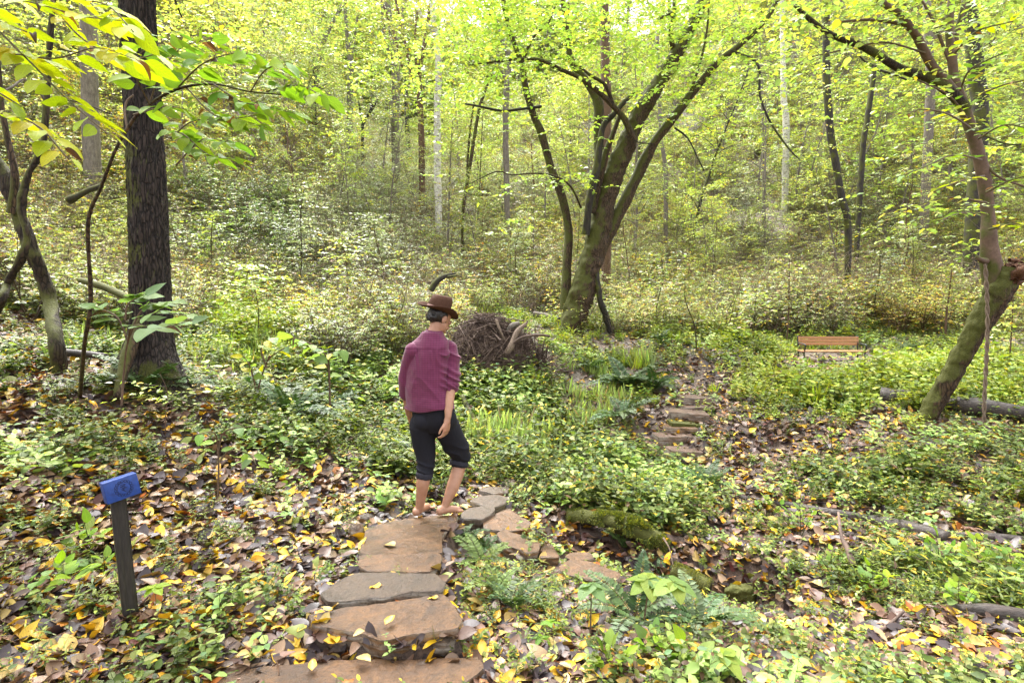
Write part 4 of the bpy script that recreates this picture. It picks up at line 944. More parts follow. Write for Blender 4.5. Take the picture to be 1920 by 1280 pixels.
# fallen trunk segments at left
def log(L, widths, m, label, sides=18, cut='torn_wood', group=None, rough=.12, name='fallen_log', cat='log'):
    P = px_path(L); c = P.mean(0); o = empty(name, c, label=label, cat=cat, group=group); Rr = np.array([w_*q[2]/FPX/2 for w_, q in zip(widths, L)])
    mb = MB(); tube(mb, P-c, Rr, sides, 6, rough, 5.0, capb=True, capt=True); mb.build('bark', M[m], o); return o
log([(-60,455,9.4),(0,480,9.2),(52,502,9.0)], (28, 30, 27), 'wet_log', 'reddish fallen log entering at the left edge behind the stems')
log([(130,375,11.5),(160,360,11.3),(190,348,11.2)], (13, 12, 9), 'bark_black', 'short black broken log on the left slope', rough=.3)
log([(150,525,8.2),(190,536,8),(240,558,7.8),(280,570,7.5)], (10, 14, 13, 8), 'bark_mossy', 'mossy fallen log behind the dark trunk')
log([(40,668,6.4),(110,660,6.3),(200,668,6.2)], (12, 16, 12), 'wet_log', 'dark wet dead limb on the left ground behind the ferns', 10)
# stump of old branch behind left trunk
# --- centre multi-stem tree
b = ghit(1072, 622); D_ = b[1]; print('centre tree depth', D_)
ct = empty('tree', b, label='large mossy multi-stemmed tree leaning right behind the trail', cat='tree')
def cs(L, w_, m='bark_moss', nm='stem', s=14, rough=.12): return stem(ct, [(a, c, D_+d) for a, c, d in L], w_, m, nm, s, 6, rough, 3.0)
cs([(1066,640,0),(1072,610,0),(1090,550,0),(1108,490,0),(1126,420,0),(1146,350,0),(1170,280,0),(1200,215,0),(1240,150,0),(1272,95,0),(1300,40,0),(1330,-30,0),(1370,-140,0)], (64, 54, 50, 46, 40, 37, 34, 31, 28, 24, 21, 17, 13), 'bark_moss', 'trunk', 56, .2)
cs([(1098,545,.1),(1120,480,.1),(1150,420,.1),(1190,340,.1),(1225,270,.0),(1262,222,-.1),(1300,172,-.2),(1345,118,-.3),(1390,82,-.4),(1440,30,-.5),(1490,-60,-.6)], (30, 27, 24, 21, 19, 17, 15, 13, 11, 9, 7), 'bark_moss')
cs([(1060,580,.1),(1063,500,.2),(1066,430,.3),(1052,365,.3),(1035,320,.3),(1015,250,.3),(1000,215,.3),(985,165,.3),(978,120,.3),(960,70,.3),(945,10,.3),(940,-60,.3)], (22, 18, 16, 15, 14, 14, 13, 11, 10, 9, 8, 6), 'bark_moss')
cs([(1110,460,.4),(1124,380,.5),(1124,300,.5),(1122,240,.5),(1121,190,.5),(1098,150,.5),(1072,115,.5),(1062,60,.5),(1050,-40,.5)], (24, 20, 18, 18, 18, 14, 11, 9, 7), 'bark_moss')
cs([(1098,440,-.2),(1105,380,-.3),(1118,320,-.3),(1125,270,-.3),(1132,235,-.3),(1150,215,-.3),(1172,190,-.3),(1192,172,-.3)], (14, 14, 14, 12, 11, 10, 9, 6), 'bark_black')
cs([(1112,400,-.1),(1132,300,-.1),(1150,250,-.1),(1165,210,-.1)], (14, 12, 9, 7), 'bark_moss')
cs([(1187,262,-.4),(1172,225,-.5),(1150,200,-.6),(1120,170,-.7),(1085,145,-.8),(1050,130,-.9),(1010,112,-1),(960,112,-1),(915,118,-1),(880,122,-1.1)], (13, 11, 10, 9, 8, 7, 6, 5, 4, 2), 'bark_moss', 'branch', 10)
cs([(1150,200,-.6),(1135,160,-.7),(1105,140,-.7),(1075,115,-.7)], (8, 6, 5, 4), 'bark_moss', 'branch', 8)
cs([(1090,390,.2),(1070,350,0),(1040,330,-.2),(1000,325,-.3),(960,328,-.4),(930,322,-.5),(880,345,-.6)], (4, 4, 3.5, 3, 3, 2.5, 1.5), 'bark_moss', 'branch', 6)
cs([(1015,200,.3),(975,205,.1),(940,208,0),(900,200,-.2),(872,195,-.3)], (6, 5, 5, 4, 3), 'bark_black', 'branch', 6)
cs([(1262,95,0),(1258,60,-.2),(1264,20,-.2),(1265,-50,-.2)], (10, 9, 8, 7), 'bark_moss', 'branch', 8)
cs([(1262,25,-.2),(1245,32,-.3),(1230,38,-.3)], (9, 8, 3), 'bark_moss', 'branch', 8)
cs([(1225,270,-.1),(1200,268,-.2),(1190,263,-.3)], (2, 2, 2), 'bark_black', 'branch', 5)
cs([(1265,240,-.1),(1290,260,-.2),(1310,300,-.3),(1320,320,-.3)], (4, 3, 3, 2), 'bark_black', 'branch', 5)
cs([(1290,185,-.2),(1312,120,-.3),(1325,60,-.3),(1330,0,-.3)], (6, 5, 4, 3), 'bark_moss', 'branch', 6)
cs([(1370,95,-.4),(1420,120,-.5),(1425,180,-.6),(1445,230,-.6),(1480,280,-.7),(1500,300,-.7)], (5, 5, 4, 4, 3, 2), 'bark_black', 'branch', 6)
cs([(978,120,.3),(1000,70,.2),(1030,40,.1),(1045,0,.1)], (6, 5, 4, 3), 'bark_moss', 'branch', 6)
cs([(960,70,.3),(920,30,.2),(900,-20,.2)], (5, 4, 3), 'bark_moss', 'branch', 6)
# dead stem leaning on it, and the log behind
dt = empty('dead_tree', ghit(1143, 620), label='dead black stem leaning against the multi-stemmed tree', cat='dead tree')
stem(dt, [(1145,622,D_),(1135,590,D_-.1),(1125,560,D_-.2),(1120,520,D_-.2),(1118,490,D_-.1)], (12, 12, 11, 10, 8), 'bark_black', 'stem', 10, 6, .3, 12)
log([(1095,612,D_+.6),(1120,618,D_+.6),(1140,620,D_+.6)], (14, 14, 12), 'bark_grey', 'pale grey log lying just behind the multi-stemmed tree', 12)
log([(1000,588,D_+1.5),(1020,592,D_+1.5),(1050,600,D_+1.3)], (10, 12, 10), 'bark_grey', 'pale grey log left of the multi-stemmed tree', 12)
# crown of the centre tree
r = np.random.default_rng(61); cr = MB(); P = []; D = []; L = []
for _ in range(1500):
    z_ = r.random()
    px = r.normal(1230, 130) if z_ < .45 else (r.normal(930, 80) if z_ < .8 else r.uniform(820, 1450)); py = r.triangular(-140, -20, 200 if z_ < .45 else 260)
    if 1090 < px < 1200 and py > 120 and r.random() < .6: continue
    P.append(at(px, py, D_+r.normal(-.7, 1.1))); a = r.uniform(0, 6.28); D.append([math.cos(a), math.sin(a), r.normal(0, .2)]); L.append(r.uniform(.3, .6))
for (cx, cyp, n_, sx, sy) in [(1060, 335, 22, 45, 15), (1095, 260, 10, 30, 20), (930, 330, 12, 50, 20), (1390, 200, 40, 60, 30), (985, 420, 8, 30, 10), (1290, 130, 60, 60, 40), (770, 130, 60, 90, 60)]:
    for _ in range(n_): P.append(at(r.normal(cx, sx), r.normal(cyp, sy), D_+r.normal(-.8, .6))); a = r.uniform(0, 6.28); D.append([math.cos(a), math.sin(a), r.normal(0, .2)]); L.append(r.uniform(.3, .55))
P = np.array(P)-b; sprays(cr, P, np.array(D), np.array(L), r, [(YG, 3), (LG, 4), ((.30, .42, .08), 3), (MG, 1.5), (YE, .12)], .105, 8, T_MID, twr=.003)
o = cr.build('crown', M['leaf'], ct); o['kind'] = 'stuff'

# --- right leaning broken tree with hanging vine
b = ghit(1742, 787); D_ = b[1]; print('right tree depth', D_)
rt = empty('tree', b, label='leaning mossy trunk with a torn orange break at the right edge', cat='tree')
def rs_(L, w_, m='bark_smooth', nm='stem', s=12, rough=.1): return stem(rt, [(a, c, D_+d) for a, c, d in L], w_, m, nm, s, 6, rough, 5.0)
rs_([(1722,812,0),(1742,775,0),(1778,710,-.1),(1812,650,-.2),(1845,590,-.3),(1878,535,-.4),(1890,505,-.4)], (33, 33, 34, 35, 38, 45, 44), 'bark_moss', 'trunk', 56, .2)
rs_([(1862,530,-.35),(1858,495,-.35),(1854,440,-.35),(1852,400,-.3),(1846,340,-.3),(1832,280,-.3),(1815,225,-.3),(1800,185,-.3),(1790,150,-.3),(1784,100,-.3),(1780,50,-.3),(1784,0,-.3),(1790,-60,-.3)], (34, 34, 26, 22, 21, 20, 19, 20, 16, 15, 13, 12, 10))
rs_([(1812,205,-.3),(1780,170,-.35),(1740,145,-.4),(1690,130,-.5),(1640,100,-.6),(1600,80,-.7),(1560,66,-.8),(1520,38,-.9),(1490,10,-1.0)], (20, 20, 17, 15, 13, 12, 10, 8, 6), 'bark_mossy', 'branch')
rs_([(1790,175,-.3),(1765,145,-.4),(1745,120,-.5),(1722,75,-.6),(1705,50,-.7),(1685,25,-.8),(1655,5,-.9),(1625,-30,-1.0)], (18, 16, 15, 14, 13, 12, 11, 9), 'bark_smooth', 'branch')
rs_([(1700,48,-.7),(1660,40,-.7),(1610,38,-.7),(1545,46,-.7)], (7, 6, 5, 3), 'bark_smooth', 'branch', 7)
rs_([(1795,150,-.3),(1770,90,-.3),(1750,40,-.3),(1728,0,-.3)], (7, 6, 5, 4), 'bark_smooth', 'branch', 7)
rs_([(1785,120,-.3),(1795,60,-.3),(1815,-20,-.3)], (10, 9, 7), 'bark_smooth', 'branch', 7)
rs_([(1855,490,-.3),(1840,488,-.5),(1830,480,-.5)], (14, 10, 5), 'bark_smooth', 'branch', 8)
rs_([(1818,235,-.3),(1840,250,-.5),(1880,268,-.7),(1915,272,-.8)], (5, 4, 3, 2), 'bark_black', 'branch', 6)
rs_([(1842,300,-.3),(1870,330,-.4),(1920,350,-.4)], (5, 4, 4), 'bark_smooth', 'branch', 6)
rs_([(1735,100,-.6),(1660,80,-.7),(1590,92,-.7),(1500,112,-.7)], (4, 3, 3, 2), 'bark_smooth', 'branch', 6)
# torn break
tb = MB(); r = np.random.default_rng(71); bc = at(1892, 512, D_-.4)-b
for q in range(46):
    d = r.normal(0, 1, 3); d[0] = abs(d[0])+.6; d[2] = d[2]*.5+.25; d /= np.linalg.norm(d); p = bc+r.normal(0, .09, 3)*[.6, 1, .9]
    tube(tb, [p-d*.05, p+d*.07+r.normal(0, .01, 3), p+d*r.uniform(.1, .24)], [r.uniform(.02, .045), .024, .004], 5, 2, .3, 20)
tb.build('torn_wood', M['torn_wood'], rt)
stem(rt, [(1885,530,D_-.4),(1915,508,D_-.6),(1950,500,D_-.7)], (24, 20, 9), 'torn_wood', 'broken_limb', 20, 10, .5, 14)
# hanging twisted vine
vb = at(1850, 500, D_-.55); hv = empty('hanging_vine', vb, label='brown twisted rope-like vine hanging beside the leaning trunk', cat='vine')
for s in (0, pi):
    pts = []
    for q in range(60):
        t = q/59; py = 495+t*320; px = 1847+t*2+4*math.sin(t*5); c = at(px, py, D_-.55); a = t*44+s; pts.append(c+np.array([math.cos(a)*.012, math.sin(a)*.012, 0]))
    e = pts[-1]; sx = .03 if s else -.035
    pts += [e+[sx*.5, 0, -.08], e+[sx, 0, -.18+.05*(s > 0)]]
    mb = MB(); tube(mb, np.array(pts)-vb, np.full(len(pts), .0145), 7, 2); mb.build('strand', M['dead_wood'], hv)
# leaves on the right tree
r = np.random.default_rng(72)
for L, n_, pal in [([(1815,225,-.8),(1780,180,-1.2),(1720,150,-1.5)], 8, NL_G), ([(1820,240,-1.2),(1780,215,-2.2),(1730,205,-2.4),(1700,215,-2.5)], 12, NL_Y), ([(1830,180,-1.4),(1880,160,-2),(1925,150,-2.2)], 9, NL_Y), ([(1835,260,-1),(1880,235,-2),(1925,240,-2.2)], 9, NL_G),
                   ([(1840,300,-1),(1790,290,-1.8),(1740,310,-2.2),(1690,330,-2.4)], 14, NL_G), ([(1845,330,-1),(1800,340,-1.8),(1750,360,-2)], 12, NL_Y), ([(1850,360,-.8),(1890,340,-1.5),(1925,330,-1.8)], 9, NL_G), ([(1850,400,-.6),(1800,400,-1.2),(1760,415,-1.6)], 11, NL_G),
                   ([(1855,430,-.6),(1900,420,-1),(1930,425,-1)], 8, NL_Y), ([(1800,170,-.6),(1820,130,-1.2),(1880,100,-1.6)], 9, NL_G), ([(1790,100,-.6),(1830,60,-1),(1900,40,-1.2)], 10, NL_Y), ([(1850,380,-.6),(1780,370,-1),(1720,385,-1.2),(1660,400,-1.3)], 14, NL_Y)]:
    branch_with_leaves(rt, [(a, c, D_+d) for a, c, d in L], [4, 3, 2.4, 1.5][:len(L)], 'bark_smooth', r, pal, n_, .125, brown=.05, droop=-.05, tilt=.22)
cr = MB(); P = []; D = []; L = []
for _ in range(520):
    px = r.uniform(1450, 1990); py = r.triangular(-120, -40, 190); P.append(at(px, py, D_+r.normal(-.3, .9))); a = r.uniform(0, 6.28); D.append([math.cos(a), math.sin(a), r.normal(0, .2)]); L.append(r.uniform(.3, .55))
for _ in range(120): P.append(at(r.uniform(1640, 1980), r.uniform(180, 470), D_+r.normal(.6, .8))); a = r.uniform(0, 6.28); D.append([math.cos(a), math.sin(a), r.normal(0, .15)]); L.append(r.uniform(.3, .55))
sprays(cr, np.array(P)-b, np.array(D), np.array(L), r, [(YG, 3), (LG, 4), ((.22, .30, .10), 3), (MG, 1), (YE, .3)], .085, 7, T_MID, twr=.0025)
cr.build('crown', M['leaf'], rt)['kind'] = 'stuff'

# --- individual trunks further back
def far_tree(L, Y, widths, m, label, branches=(), leaves=None, seed=0, group='trunks rising on the wooded slope', crown=True):
    px0, py0 = L[0]; b = ghit(px0, py0) if ghit(px0, py0) is not None else at(px0, py0, Y); b = at(px0, py0, Y); gzv = gz1(b[0], b[1]); 
    o = empty('tree', (b[0], b[1], gzv), label=label, cat='tree', group=group)
    pts = [(px0, py0, Y)]+[(a, c, Y) for a, c in L[1:]]; P = px_path(pts); P[0][2] = min(P[0][2], gzv-.3)
    if P[0][2] > gzv-.2: P[0][2] = gzv-.3
    P[0][0] = P[1][0]*.3+P[0][0]*.7
    Rr = np.array([w_*Y/FPX/2 for w_ in widths]); bb = np.array(o.location)
    mb = MB(); tube(mb, P-bb, Rr, 14, 6, .1, 3.0); mb.build('trunk', M[m], o)
    for L2, w2 in branches:
        mb = MB(); tube(mb, px_path([(a, c, Y+d) for a, c, d in L2])-bb, np.array([q*Y/FPX/2 for q in w2]), 7, 5, .1, 4); mb.build('branch', M[m], o)
    if leaves:
        r = np.random.default_rng(1500+seed); cr = MB(); P = []; D = []; L_ = []
        for (cx, cyp, sx, sy, n_) in leaves:
            for _ in range(int(n_*1.6)): P.append(at(r.normal(cx, sx*1.1), r.normal(cyp, sy*1.2), Y+r.normal(-.5, 1.5))); a = r.uniform(0, 6.28); D.append([math.cos(a), math.sin(a), r.normal(0, .2)]); L_.append(r.uniform(.5, .9))
        sprays(cr, np.array(P)-bb, np.array(D), np.array(L_), r, PAL_CANOPY if seed % 3 else [(MG, 3), (LG, 4), (YG, 2)], .14 if Y > 20 else .11, 8, T_FAR, twr=.004)
        cr.build('crown', M['leaf'], o)['kind'] = 'stuff'
    return o
far_tree([(824,436),(822,380),(820,300),(820,200),(822,120),(812,20),(808,-80)], 24, (14, 13, 13, 12, 12, 10, 8), 'bark_pale', 'white-barked straight tree on the slope above the man', [([(812,60,0),(790,30,0),(772,-20,0)], (8, 6, 4))], [(830, 40, 90, 80, 220), (760, 60, 60, 80, 120)], 1)
far_tree([(790,362),(791,300),(789,230),(787,180),(786,135),(800,60),(812,-40)], 27, (12, 12, 11, 11, 10, 7, 5), 'bark_brown', 'reddish brown forked trunk just left of the white-barked tree', [([(786,180,0),(770,130,0),(755,60,0),(735,-30,0)], (7, 6, 5, 4)), ([(784,150,0),(778,80,0),(785,0,0)], (6, 5, 4)), ([(755,130,.3),(740,70,.3),(715,0,.3)], (5, 4, 4))], [(800, 150, 60, 80, 150), (740, 60, 80, 80, 150)], 2)
far_tree([(742,310),(741,230),(742,150),(740,90),(728,20),(722,-60)], 31, (15, 15, 14, 14, 11, 9), 'bark_grey', 'pale grey tall trunk forking near the picture top', [([(741,90,0),(752,40,0),(765,-30,0)], (10, 8, 6)), ([(742,150,0),(722,70,0),(715,0,0)], (8, 7, 5))], [(700, 40, 90, 80, 240), (560, 60, 80, 80, 160)], 3)
far_tree([(655,285),(656,200),(657,120),(650,60),(645,-40)], 32, (12, 11, 10, 7, 5), 'bark_grey', 'grey trunk with a dark fork left of the tall pale trunk', [([(656,120,0),(665,70,0),(672,20,0)], (7, 5, 3))], [(640, 80, 90, 80, 240), (560, 160, 60, 60, 120)], 6)
far_tree([(768,310),(765,270),(762,200),(760,120)], 38, (9, 9, 8, 5), 'bark_black', 'dark short trunk against the bright gap in the trees', [], None, 5)
far_tree([(952,420),(950,340),(948,260),(950,160),(955,110),(935,60),(915,-20)], 25, (11, 11, 11, 11, 10, 8, 6), 'bark_grey', 'grey trunk between the white-barked tree and the mossy tree', [([(950,160,0),(935,110,0),(918,70,0)], (6, 5, 4))], [(940, 60, 60, 60, 80)], 6)
far_tree([(1138,420),(1138,330),(1137,240),(1136,140),(1134,60),(1132,-60)], 17.5, (19, 18, 18, 18, 16, 14), 'bark_brown', 'straight bare reddish brown trunk behind the multi-stemmed tree', [], [(1130, -40, 80, 50, 60)], 7)
far_tree([(1596,488),(1590,430),(1578,370),(1566,300),(1556,240),(1550,150),(1549,60),(1548,-60)], 19, (11, 12, 12, 13, 13, 13, 12, 11), 'bark_black', 'dark ivy-hung slender trunk left of the leaning tree, above the bench', [], [(1555, 180, 14, 100, 40), (1560, 20, 90, 40, 90), (1540, 260, 30, 30, 12)], 8)
far_tree([(1610,365),(1617,290),(1625,230),(1637,150),(1640,120)], 23, (9, 10, 9, 9, 8), 'bark_black', 'thin dark trunk with a crooked top right of the ivy-hung trunk', [([(1640,125,0),(1625,118,0),(1608,102,0)], (6, 4, 3)), ([(1640,130,0),(1670,138,0),(1700,150,0)], (5, 4, 3))], None, 9)
far_tree([(1478,290),(1474,240),(1470,190),(1468,100),(1466,-20)], 28, (13, 12, 11, 9, 8), 'bark_pale', 'pale pinkish trunk half hidden on the right slope', [], [(1440, 40, 80, 50, 80)], 10)
far_tree([(1745,260),(1744,180),(1742,100),(1738,0)], 24, (15, 15, 14, 12), 'bark_grey', 'grey trunk behind the leaning tree branches', [], [(1760, 40, 80, 60, 80)], 11)
far_tree([(1838,320),(1836,230),(1832,150),(1822,60),(1815,-40)], 20, (28, 27, 26, 24, 20), 'bark_black', 'thick dark vine-covered trunk at the upper right', [], [(1840, 130, 40, 70, 60)], 12)
far_tree([(172,310),(170,240),(168,150),(166,60),(164,-60)], 16, (30, 28, 27, 26, 24), 'bark_grey', 'pinkish grey trunk behind the leaves left of the dark trunk', [], [(150, 60, 120, 60, 140), (420, 60, 120, 60, 160)], 13)
far_tree([(1252,400),(1248,330),(1240,260),(1236,180),(1232,60)], 26, (8, 8, 7, 7, 6), 'bark_grey', 'thin grey trunk in the fork of the mossy tree', [], [(1260, 60, 60, 60, 60)], 14)
far_tree([(1440,330),(1432,250),(1428,160),(1424,80)], 27, (6, 6, 5, 4), 'bark_grey', 'very thin pale trunk right of the mossy tree', [], [(1400, 120, 50, 60, 60)], 15)
far_tree([(575,270),(590,180),(600,100),(625,40),(660,-20)], 34, (9, 9, 8, 7, 6), 'bark_grey', 'dark grey trunk slanting right at the upper left', [], [(560, 100, 60, 60, 90)], 16)
far_tree([(678,300),(680,250),(682,230),(700,200),(710,180)], 33, (6, 6, 6, 5, 3), 'bark_black', 'small black forked sapling against pale leaves', [([(681,235,0),(676,210,0),(672,190,0)], (5, 4, 3)), ([(690,218,0),(700,190,0)], (4, 3))], None, 17)
far_tree([(865,470),(868,400),(880,320),(900,200),(930,120)], 21, (6, 6, 6, 6, 4), 'bark_moss', 'thin curved sapling right of the white-barked tree', [([(875,330,0),(880,260,0),(890,180,0)], (4, 4, 3))], [(890, 170, 40, 50, 30)], 18)
# thin saplings around the clearing
def thin_sapling(px, py, top, w_, label, seed, m='bark_black', meshn=40, ls=.09, pal=PAL_CANOPY):
    b = ghit(px, py); r = np.random.default_rng(seed); o = empty('sapling', b, label=label, cat='sapling', group='thin saplings around the clearing'); Y = b[1]
    L = [(px, py+4, Y), (px+(top[0]-px)*.35+r.normal(0, 4), py+(top[1]-py)*.35, Y), (px+(top[0]-px)*.7+r.normal(0, 4), py+(top[1]-py)*.7, Y), (top[0], top[1], Y)]
    stem(o, L, (w_*.7, w_*.6, w_*.45, w_*.2), 'bark_brown' if seed % 2 else 'bark_moss', 'stem', 6, 5, .1)
    P = px_path(L)-b; t = r.uniform(.35, 1, meshn); t3 = t*3; k = np.minimum(t3.astype(int), 2); Q = P[k]+(P[k+1]-P[k])*(t3-k)[:, None]
    a = r.uniform(0, 6.28, meshn); cr = MB(); sprays(cr, Q, np.stack([np.cos(a), np.sin(a), r.uniform(0, .5, meshn)], -1), r.uniform(.25, .7, meshn), r, pal, ls, 7, T_MID, twr=.0028)
    cr.build('foliage', M['leaf'], o)['kind'] = 'stuff'
for q, a in enumerate([(1306,662,(1285,520),4,'dark thin sapling leaning left beyond the leafy trail'),(1475,640,(1480,480),4,'thin sapling with leaves just left of the bench'),(1640,610,(1650,470),5,'sapling on the bank behind the bench'),(1772,640,(1785,500),6,'dark thin stem left of the leaning trunk'),
        (1230,625,(1240,480),4,'thin sapling right of the mossy tree beside the trail'),(1690,560,(1700,420),5,'pale leafed sapling behind and right of the bench'),(395,560,(400,400),5,'sapling right of the dark trunk'),(650,600,(640,440),4,'thin sapling on the left slope above the fern bank'),
        (560,560,(575,330),4,'forked slender sapling on the left slope'),(1890,700,(1900,520),4,'thin stem at the right edge behind the log'),(1410,655,(1420,540),3,'small sapling in the clearing between trail and bench'),(720,560,(700,400),4,'slender sapling on the slope above the man'),
        (480,640,(470,500),3,'thin sapling on the bright bank right of the dark trunk'),(1560,560,(1570,400),5,'tall thin sapling on the slope over the bench'),(960,560,(975,430),4,'thin sapling above the brush pile'),(310,820,(300,700),3,'sprig below the dark trunk on the leaf litter')]):
    thin_sapling(*a, 1700+q, pal=[PAL_CANOPY, PAL_UNDER, PAL_GREY][q % 3], meshn=70 if q != 15 else 10, ls=.085 if q != 15 else .06)
# shrubs near the clearing as single plants
r = np.random.default_rng(81)
SH = [(1365,628,1.1,0,'multi-stemmed brown shrub between the trail and the bench'),(730,640,1.1,8,'dark green shrub just left of the man'),(700,610,1.2,0,'leafy shrub on the bank above the dark green one'),(620,600,1.0,1,'green shrub left of the brush pile on the bank'),
      (430,500,1.2,8,'dark shrub right of the dark trunk'),(350,520,1.1,8,'dark shrub close behind the dark trunk'),(520,540,1.0,2,'mixed green shrub on the left slope'),(820,560,1.1,4,'grey green shrub above the hat'),(900,545,1.2,9,'yellowing shrub above the brush pile'),
      (1010,560,1.2,10,'autumn-coloured shrub left of the mossy tree'),(1250,600,1.0,3,'green shrub right of the mossy tree'),(1430,600,1.2,4,'grey green shrub behind the clearing'),(1520,600,1.2,2,'shrub right behind the bench'),(1620,600,1.1,3,'low shrub at the right of the bench back'),
      (1700,600,1.2,6,'light green shrub behind the leaning tree'),(1850,600,1.2,1,'shrub seen under the leaning trunk'),(1200,560,1.3,5,'grey shrub up the slope beyond the mossy tree'),(60,600,1.0,1,'shrub at the left edge behind the stems'),(200,600,.9,2,'shrub left behind the dark trunk'),
      (100,540,1.2,6,'bright shrub on the left slope by the reddish log'),(780,600,.8,3,'shrub directly behind the hat'),(660,680,.7,8,'low dark shrub on the hollow bank'),(1340,580,1.2,0,'shrub at the back of the clearing'),(1120,575,1.1,9,'golden shrub behind the mossy tree')]
for px, py, s, k, lab in SH:
    b = ghit(px, py); o = link('shrub', shr[k], None, tuple(b)); o.scale = (s,)*3; o.rotation_euler = (0, 0, r.uniform(0, 6.28)); tag(o, lab, 'shrub', 'single shrubs round the clearing')

# ------------------------------------------------------------------ broad-leaved plants
def broad_plant(stems, label, r, meshes, name='broadleaf_plant', cat='plant', size=.1, n=8, w_=4, up=(0, -.35, 1), tilt=.35, droop=-.35, m='bark_smooth', group=None, base=None, whorl=False):
    b = base if base is not None else ghit(stems[0][0][0], stems[0][0][1]); o = empty(name, b, label=label, cat=cat, group=group)
    for L in stems:
        L3 = [(a, c, b[1]+d) for a, c, d in L]; stem(o, L3, np.linspace(w_, w_*.4, len(L)), m, 'stem', 6, 5, .05); P = px_path(L3)-b
        if whorl:
            e = P[-1]; a0 = r.uniform(0, 6.28)
            for q in range(n):
                a = a0+q/n*6.283; put_leaf(o, meshes[int(r.integers(0, len(meshes)))], e, (math.cos(a), math.sin(a), droop+r.normal(0, .1)), (r.normal(0, .12), r.normal(0, .12), 1), size*r.uniform(.85, 1.15))
        else: leafy_line(o, P, r, meshes, n, size, t0=.45, droop=droop, tilt=tilt, brown=.04, upv=up)
    return o
r = np.random.default_rng(91)
broad_plant([[(619,785,0),(618,720,-.1),(616,680,-.15),(600,655,-.25),(560,645,-.35)],[(618,720,-.1),(617,670,-.2),(640,655,-.3)],[(480,800,-.2),(482,740,-.2),(500,680,-.3),(520,660,-.4),(560,640,-.4)],[(482,740,-.2),(470,690,-.3),(455,665,-.3)],[(616,690,-.1),(590,650,-.3),(550,632,-.4)],[(500,690,-.3),(490,650,-.3),(520,628,-.3)]],
    'broad-leaved sapling with light green and yellow drooping leaves left of the man', r, NL_P+[NL_Y[3]], size=.15, n=7, base=ghit(619, 800), droop=-.6, tilt=.5, name='sapling', cat='sapling')
broad_plant([[(408,930,0),(410,880,0),(408,835,0),(400,810,-.1),(365,815,-.2)],[(408,850,0),(420,810,0),(460,800,0),(495,800,0)],[(408,870,0),(430,845,0),(465,850,0),(480,870,-.1)]],
    'small sapling with yellow-edged leaves on the leaf litter', r, NL_P+NL_G, size=.105, n=5, base=ghit(408, 975), name='sapling', cat='sapling')
broad_plant([[(1107,1190,0),(1108,1140,0),(1110,1095,0)]], 'upright plant topped with big pale leaves below the smooth pink slab', r, NL_P, size=.12, n=5, whorl=True, droop=-.35, base=ghit(1107, 1215))
broad_plant([[(1208,1160,0),(1213,1120,0),(1216,1085,0)],[(1213,1120,0),(1235,1100,-.05),(1262,1090,-.1)]], 'biggest broad-leaved plant in front of the stream, leaves wide and ribbed', r, NL_P, size=.14, n=6, whorl=True, droop=-.25, base=ghit(1205, 1190))
broad_plant([[(1350,1280,0),(1352,1255,0),(1355,1228,0)]], 'glossy big-leaved plant at the bottom edge right of centre', r, NL_P+NL_G, size=.12, n=6, whorl=True, droop=-.2, base=ghit(1350, 1285))
broad_plant([[(1038,1215,0),(1036,1190,0),(1030,1165,0)],[(1010,1215,0),(1015,1195,0)]], 'little green seedling right of the thick slab', r, NL_G, size=.06, n=5, whorl=True, droop=.0, base=ghit(1020, 1220), w_=2)
broad_plant([[(290,1150,0),(292,1125,0),(290,1100,0)]], 'lobed green plant right of the blue-topped post', r, NL_G, size=.085, n=6, whorl=True, droop=-.1, base=ghit(290, 1155), w_=2)
for px, py, hpx, n_, sz, lab in [(120,1110,60,6,.09,'light green plant left of the blue-topped post'),(60,1130,50,5,.08,'green plant by the left edge below the post height'),(160,1040,60,6,.085,'leafy green herb just left of the post'),(195,1085,45,5,.075,'plant with split leaves touching the post'),
        (130,900,40,4,.08,'small green sprout up the bank from the post'),(1500,1010,70,6,.08,'green herb in front of the long fallen log'),(1690,1085,70,7,.085,'light green bush at the right of the stream bed'),(1760,1080,80,7,.09,'yellow-green bush right of the stream bed'),(1830,1090,85,7,.09,'tall light green herb at the right side'),
        (1890,1100,80,7,.09,'light green herb at the right picture edge'),(1640,1120,60,6,.075,'herb at the muddy edge on the right'),(1800,1150,60,6,.08,'yellowish herb above the wet log at the right'),(1560,1080,50,5,.07,'small herb under the long fallen log'),(1440,980,50,5,.08,'herb beside the fern under the steps'),
        (1230,1240,60,6,.07,'herb left of the glossy big-leaved plant'),(1150,1265,60,6,.07,'herb at the bottom edge right of the path'),(1290,1265,60,6,.08,'broad herb at the bottom edge'),(880,860,50,5,.06,'small yellow-green herb right of the man'),(560,930,50,5,.06,'herb left of the path among yellow leaves'),
        (1720,900,50,5,.09,'green herb on the right bank'),(1560,850,50,5,.09,'green herb on the far bank slope'),(700,860,50,5,.07,'herb at the left of the man'),(660,770,50,5,.08,'herb on the bank left of the shirt'),(1040,960,50,5,.06,'herb right of the triangular slab'),(1075,930,60,6,.06,'taller green herb right of the stepping stones')]:
    b = ghit(px, py); s = b[1]
    st = [[(px, py, 0), (px+r.normal(0, 4), py-hpx*.5, 0), (px+r.normal(0, 8), py-hpx, 0)], [(px, py, 0), (px+14, py-hpx*.4, -.03), (px+26, py-hpx*.7, -.05)], [(px, py, 0), (px-12, py-hpx*.4, .03), (px-24, py-hpx*.75, .05)]]
    for L in st: pass
    broad_plant(st, lab, r, NL_G+NL_P[1:], size=sz, n=n_, base=b, w_=2, name='herb', group='leafy herbs on the forest floor', tilt=.25, droop=-.1, up=(0, -.15, 1), m='bark_mossy')
